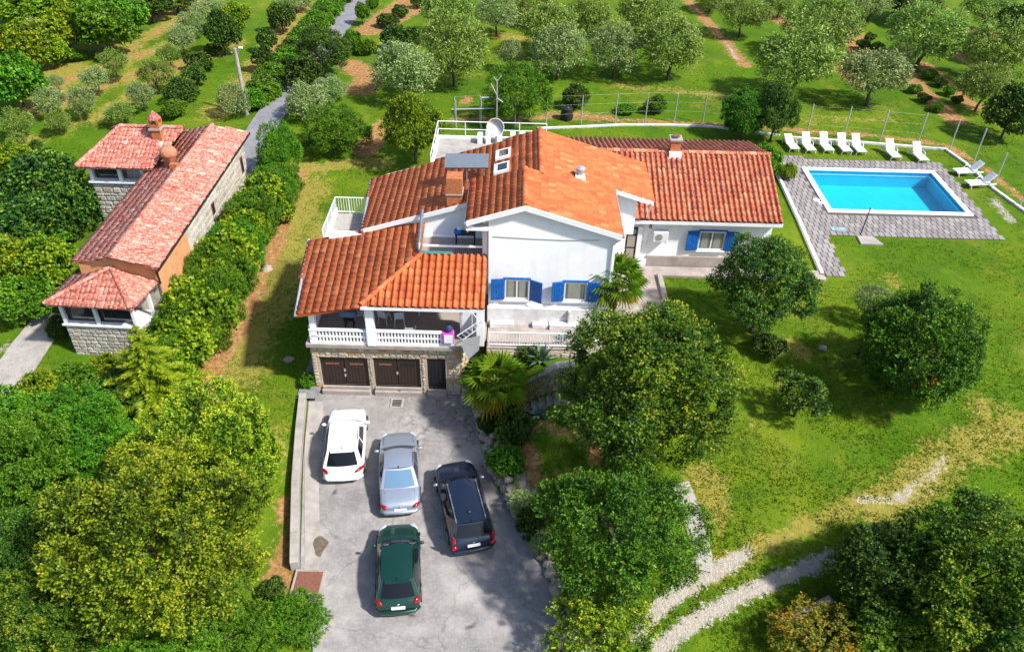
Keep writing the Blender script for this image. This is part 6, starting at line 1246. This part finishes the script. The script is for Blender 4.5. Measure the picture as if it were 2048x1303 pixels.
tree('sage', 1752, 603, 36, 30, 'thin leaning young tree behind the round dark tree', k=1.7); tree('dark', 1602, 785, 58, 46, 'sparse small tree alone on the lawn left of the round tree', k=1.3, own=leaf_mesh('crown', 'dark', 61, 420, leaf=(.1, .04), twig=.2, lobes=8, gap=.4))
S('broad', 1530, 325, 28, 34, 'leafy bush at the right rear corner of the wing roof'); S('lime', 1575, 345, 16, 18, 'small bright bush between wing and pool deck')
tree('dark', 1490, 225, 44, 46, 'dark round tree behind the wing, the left one of a touching pair', k=1.1, own=B_d1); tree('dark', 1553, 222, 44, 54, 'dark round tree behind the wing, the right one of a touching pair', k=1.1, own=B_d2)
# hedge
hd = thing('hedge', 'thick bright green laurel hedge between the old house and the lawn', 'hedge', G(450, 600))
hp = [(556, 360, 40), (530, 405, 46), (508, 440, 50), (488, 478, 54), (465, 515, 56), (440, 555, 60), (418, 592, 62), (395, 632, 62), (372, 672, 62), (350, 712, 58), (330, 755, 52)]; hq = []
for a, b in zip(hp[:-1], hp[1:]): hq += [a, tuple((p + q) / 2 for p, q in zip(a, b))]
for i, (cx, cy, r_) in enumerate(hq + [hp[-1], (320, 690, 40), (352, 615, 42)]):
    cx += random.uniform(-9, 9); r_ *= random.uniform(.8, 1.02); z = 2.0
    for _ in range(20): p = at(cx, cy, z); z = .5 * z + .5 * (hz1(p[0], p[1]) + r_ / F_PX * np.linalg.norm(p - CC) * .85)
    q = r_ / F_PX * np.linalg.norm(p - CC); c = link('shrub', (B_b2, B_b1, crown_variants('lime')[i % 4])[i % 3], hd); c.location = Vector(p) - wloc(hd); c.scale = (q * 1.1, q * 1.1, q * random.uniform(.95, 1.12)); c.rotation_euler.z = i * 1.3
tree('lime', 556, 298, 44, 54, 'lime-green tree at the far end of the hedge by the lane', own=B_b1, k=1.1)
# behind the villa, left part
tree('lime', 826, 252, 62, 68, 'lime-green tree behind the left end of the main roof', own=big('lime', 41, 3600, leaf=.05, gap=1.9), k=1.15)
S('dark', 672, 262, 68, 48, 'wide dark green bush left of the lime-green tree behind the villa', own=B_b1); S('sage', 612, 205, 46, 36, 'grey-green scrub beside the bend of the lane'); S('sage', 660, 180, 30, 24, 'pale scrub right of the lane bend')
tree('dark', 645, 105, 54, 46, 'dark green tree beside the lane below its visible stretch', own=B_d2, k=1.1); S('dark', 610, 150, 34, 34, 'dark bush leaning over the lane'); S('broad', 704, 86, 18, 24, 'small green bush right of the dark lane tree')
S('broad', 735, 95, 18, 16, 'low green bush beside the bare soil patch'); S('dark', 800, 78, 36, 28, 'dark fig-like bush left of the tall olives'); S('dark', 775, 42, 22, 14, 'dark low crop row, nearer half'); S('dark', 800, 22, 22, 12, 'dark low crop row, farther half')
tree('broad', 724, 24, 13, 17, 'small round tree beside the top of the lane', k=1.4); S('broad', 745, 5, 14, 12, 'small bush at the top edge right of the lane'); S('dark', 835, 5, 12, 12, 'dark bush at the top edge left of the olives')
tree('broad', 1034, 188, 68, 58, 'bright broad-leaved tree behind the aerial mast', own=B_b1, k=1.05); S('dark', 1152, 195, 28, 24, 'sparse dark shrub over the compost bin'); S('broad', 1255, 216, 26, 11, 'low shrub strip by the fence behind the ridge'); S('broad', 1312, 210, 24, 18, 'rounder shrub right of the low strip by the fence')
# hedge along the lane
lh = thing('lane_hedge', 'clipped green hedge along the left side of the lane', 'hedge', G(600, 110))
for i in range(26):
    u = i / 25; cx, cy = 512 + (688 - 512) * u, 215 - 225 * u; p = G(cx, cy); c = link('shrub', crown_variants(('broad', 'dark')[i % 4 == 3])[i % 3], lh); c.location = p + Vector((0, 0, .55)) - wloc(lh); c.scale = (1.25, 1.5, .95); c.rotation_euler.z = i
# olive orchard to the right of the lane
OG = 'olive trees of the orchard'
for (cx, cy, rx, ry, lab, kd, k) in (
    (808, 142, 60, 50, 'broad grey-silver olive behind the lime-green tree', 'sage', 1.2), (908, 96, 52, 58, 'tall olive right of the grey-silver one, left of the grass gap', 'olive', 1.3), (892, 20, 48, 46, 'big olive cut by the top edge above the tall olive', 'olive', 1.3),
    (994, 25, 34, 30, 'pale olive with visible trunk near the top edge', 'sage', 1.6), (1022, 108, 20, 24, 'small slender silver olive behind the bright broad-leaved tree', 'sage', 1.5), (1072, 10, 44, 26, 'dark olive at the top edge left of centre', 'olive', 1.3),
    (1098, 52, 54, 42, 'wide olive in the middle of the left orchard group', 'olive', 1.3), (1118, 98, 46, 42, 'pale olive with a clear trunk above the fence', 'sage', 1.5), (1178, 32, 38, 34, 'upright olive between the wide olive and the dark pair', 'olive', 1.5),
    (1230, 98, 42, 40, 'grey olive left of the darkest orchard olive', 'sage', 1.5), (1296, 26, 54, 42, 'broad olive at the top edge above the darkest one', 'olive', 1.3), (1343, 92, 58, 50, 'darkest green olive with a forked trunk near the stony path', 'olive', 1.35),
    (1488, 28, 42, 28, 'lone olive right of the stony path at the top', 'olive', 1.7), (1422, -2, 28, 16, 'olive cut off by the top edge above the stony path', 'olive', 1.6), (1646, 46, 62, 46, 'wide dark olive standing behind the leaning one', 'olive', 1.35), (1594, 120, 70, 54, 'large leaning olive beyond the right fence', 'olive', 1.4),
    (1752, 148, 58, 40, 'spreading pale olive above the loungers', 'sage', 1.6), (1852, 66, 58, 46, 'big dark olive by the terraced rows', 'olive', 1.4), (1742, 6, 44, 24, 'olive at the top edge above the bare soil', 'sage', 1.4), (1834, 8, 46, 24, 'dark olive touching the top edge at right', 'dark', 1.3),
    (1978, 18, 42, 26, 'olive on pale soil in the top right', 'olive', 1.7), (2002, 98, 46, 44, 'round olive near the right edge, upper one', 'olive', 1.4), (1970, 166, 36, 34, 'small olive beside the terraced rows near the right fence', 'olive', 1.6), (2024, 220, 38, 40, 'dark olive at the right edge above the fence corner', 'dark', 1.3), (2046, 60, 34, 46, 'tree cut by the right edge at the top', 'dark', 1.3),
    (1440, -8, 20, 16, 'far olive peeping in at the top edge', 'olive', 1.5), (1560, 6, 26, 18, 'far olive at the top edge right of the lone olive', 'olive', 1.5), (1690, 60, 22, 18, 'small silver olive right of the wide dark olive', 'sage', 1.4), (1800, 110, 26, 18, 'low silver olive left of the terraced rows', 'sage', 1.3)):
    tree(kd, cx, cy, rx * 1.14, ry * 1.1, lab, OG, .4 + .58 * k, name='olive_tree')
for i, (cx, cy, lab) in enumerate(((1862, 150, 'low vine at the upper end of the terraced row near the right fence'), (1880, 165, 'low vine second from the upper end of the terraced row'), (1898, 182, 'low vine second from the lower end of the terraced row'), (1915, 200, 'low vine at the lower end of the terraced row near the right fence'),
    (1830, 178, 'low vine in the nearer terraced row, left end'), (1850, 196, 'low vine in the middle of the nearer terraced row'), (1875, 215, 'low vine in the nearer terraced row, right end'), (1740, 75, 'middle low bush on the bare soil behind the spreading olive'), (1755, 95, 'lowest low bush on the bare soil behind the spreading olive'), (1725, 90, 'left low bush on the bare soil behind the spreading olive'))):
    S('dark' if i % 2 else 'broad', cx, cy, 13, 9, lab, 'low vines in rows', name='vine')
# orchard and wood beyond the old house
OL = 'young olives beyond the old house'
for (cx, cy, rx, ry, lab, kd, k) in (
    (228, 126, 24, 22, 'young olive in the middle of the upper left slope', 'olive', 1.5), (190, 158, 24, 22, 'young olive one step down-left of the slope middle', 'sage', 1.4), (311, 148, 30, 26, 'roundest young olive above the tower chimney', 'olive', 1.4), (284, 190, 24, 22, 'young olive just behind the tower chimney', 'sage', 1.4),
    (240, 226, 32, 18, 'low olive right behind the tower roof', 'olive', 1.2), (97, 202, 28, 22, 'pale olive at the left beside the wood', 'sage', 1.3), (163, 202, 22, 24, 'narrow young olive on the tan row', 'sage', 1.4), (114, 240, 19, 19, 'little olive below the pale one', 'olive', 1.5), (32, 247, 28, 24, 'dark young olive near the left edge', 'olive', 1.3),
    (32, 282, 17, 16, 'small round olive at the left edge, lowest', 'olive', 1.3), (73, 294, 13, 11, 'tiny olive low on the left slope', 'dark', 1.3), (114, 164, 12, 13, 'tiny olive beside the tan row at left', 'sage', 1.4), (337, 108, 24, 18, 'young olive up-right of the roundest one', 'olive', 1.4), (363, 76, 30, 23, 'silver young olive in the upper middle of the slope', 'sage', 1.5),
    (384, 47, 24, 20, 'silver olive one step higher on the slope', 'sage', 1.4), (419, 24, 28, 24, 'olive at the top of the left row', 'sage', 1.4), (467, 200, 26, 30, 'silver scrub olive beside the lamp post', 'sage', 1.1), (210, 108, 22, 10, 'low dark olive under the wood edge', 'olive', 1.0)):
    tree(kd, cx, cy, rx, ry, lab, OL, k, name='olive_tree')
for (cx, cy, rx, ry, lab, kd, k) in (
    (443, 66, 30, 36, 'dark green upright fruit tree on the left slope', 'dark', 1.1), (475, 32, 24, 26, 'bright fruit tree above the upright dark one', 'lime', 1.1), (562, 34, 24, 26, 'blue-green tree left of the lane hedge, upper', 'dark', 1.1), (533, 80, 22, 22, 'blue-green tree left of the lane hedge, middle', 'dark', 1.1), (527, 116, 20, 24, 'blue-green tree left of the lane hedge, lower', 'dark', 1.1), (590, 5, 30, 16, 'blue-green tree left of the lane hedge at the top edge', 'sage', 1.1),
    (398, 124, 26, 18, 'dark shrub in the diagonal dark row, uppermost', 'dark', .9), (388, 150, 28, 20, 'dark shrub in the diagonal dark row, second from above', 'dark', .9), (362, 184, 30, 24, 'dark shrub in the diagonal dark row, third from above', 'dark', .9), (348, 216, 26, 18, 'dark shrub in the diagonal dark row, lowest', 'broad', .9), (425, 100, 16, 12, 'small dark shrub leading into the diagonal row', 'dark', .9),
    (208, 52, 58, 46, 'broad dark tree of the wood at the slope edge', 'broad', 1.1), (245, 30, 40, 34, 'dark tree of the wood behind the broad one', 'broad', 1.2), (296, 12, 46, 24, 'dark tree of the wood touching the top edge', 'dark', 1.2), (350, 2, 40, 16, 'dark tree at the top edge above the bare track', 'dark', 1.2),
    (130, 55, 55, 40, 'yellowish tree of the wood at upper left', 'lime', 1.1), (60, 15, 60, 28, 'yellow-green thicket at the top left corner', 'lime', 1.0), (140, 8, 50, 20, 'olive-green thicket at the top edge, left', 'lime', 1.0), (36, 95, 46, 42, 'bright tree at the left edge, upper', 'lime', 1.1), (30, 162, 46, 50, 'dark lower tree at the left edge above the young olives', 'broad', 1.1), (70, 72, 26, 24, 'silver tree inside the wood at upper left', 'sage', 1.2), (100, 105, 30, 28, 'yellowish bush under the silver wood tree', 'lime', 1.0), (150, 110, 20, 12, 'small bush at the foot of the wood', 'broad', .9),
    (28, 315, 46, 24, 'lime-green bush at the left edge above the dark trees', 'lime', .9), (85, 370, 80, 50, 'dark broad tree left of the tower, upper', 'dark', 1.0), (60, 440, 75, 50, 'dark broad tree left of the tower, lower', 'dark', 1.0), (150, 420, 40, 50, 'dark tree against the tower wall', 'dark', .95), (20, 520, 50, 50, 'yellow-green tree at the left edge beside the old house', 'lime', 1.0), (95, 530, 55, 46, 'yellow-green tree against the long side of the old house', 'lime', .95), (45, 595, 60, 42, 'green tree above the concrete strip of the old house', 'broad', .95), (110, 470, 40, 26, 'shrub at the foot of the tower', 'broad', .8)):
    tree(kd, cx, cy, rx, ry, lab, None, k)
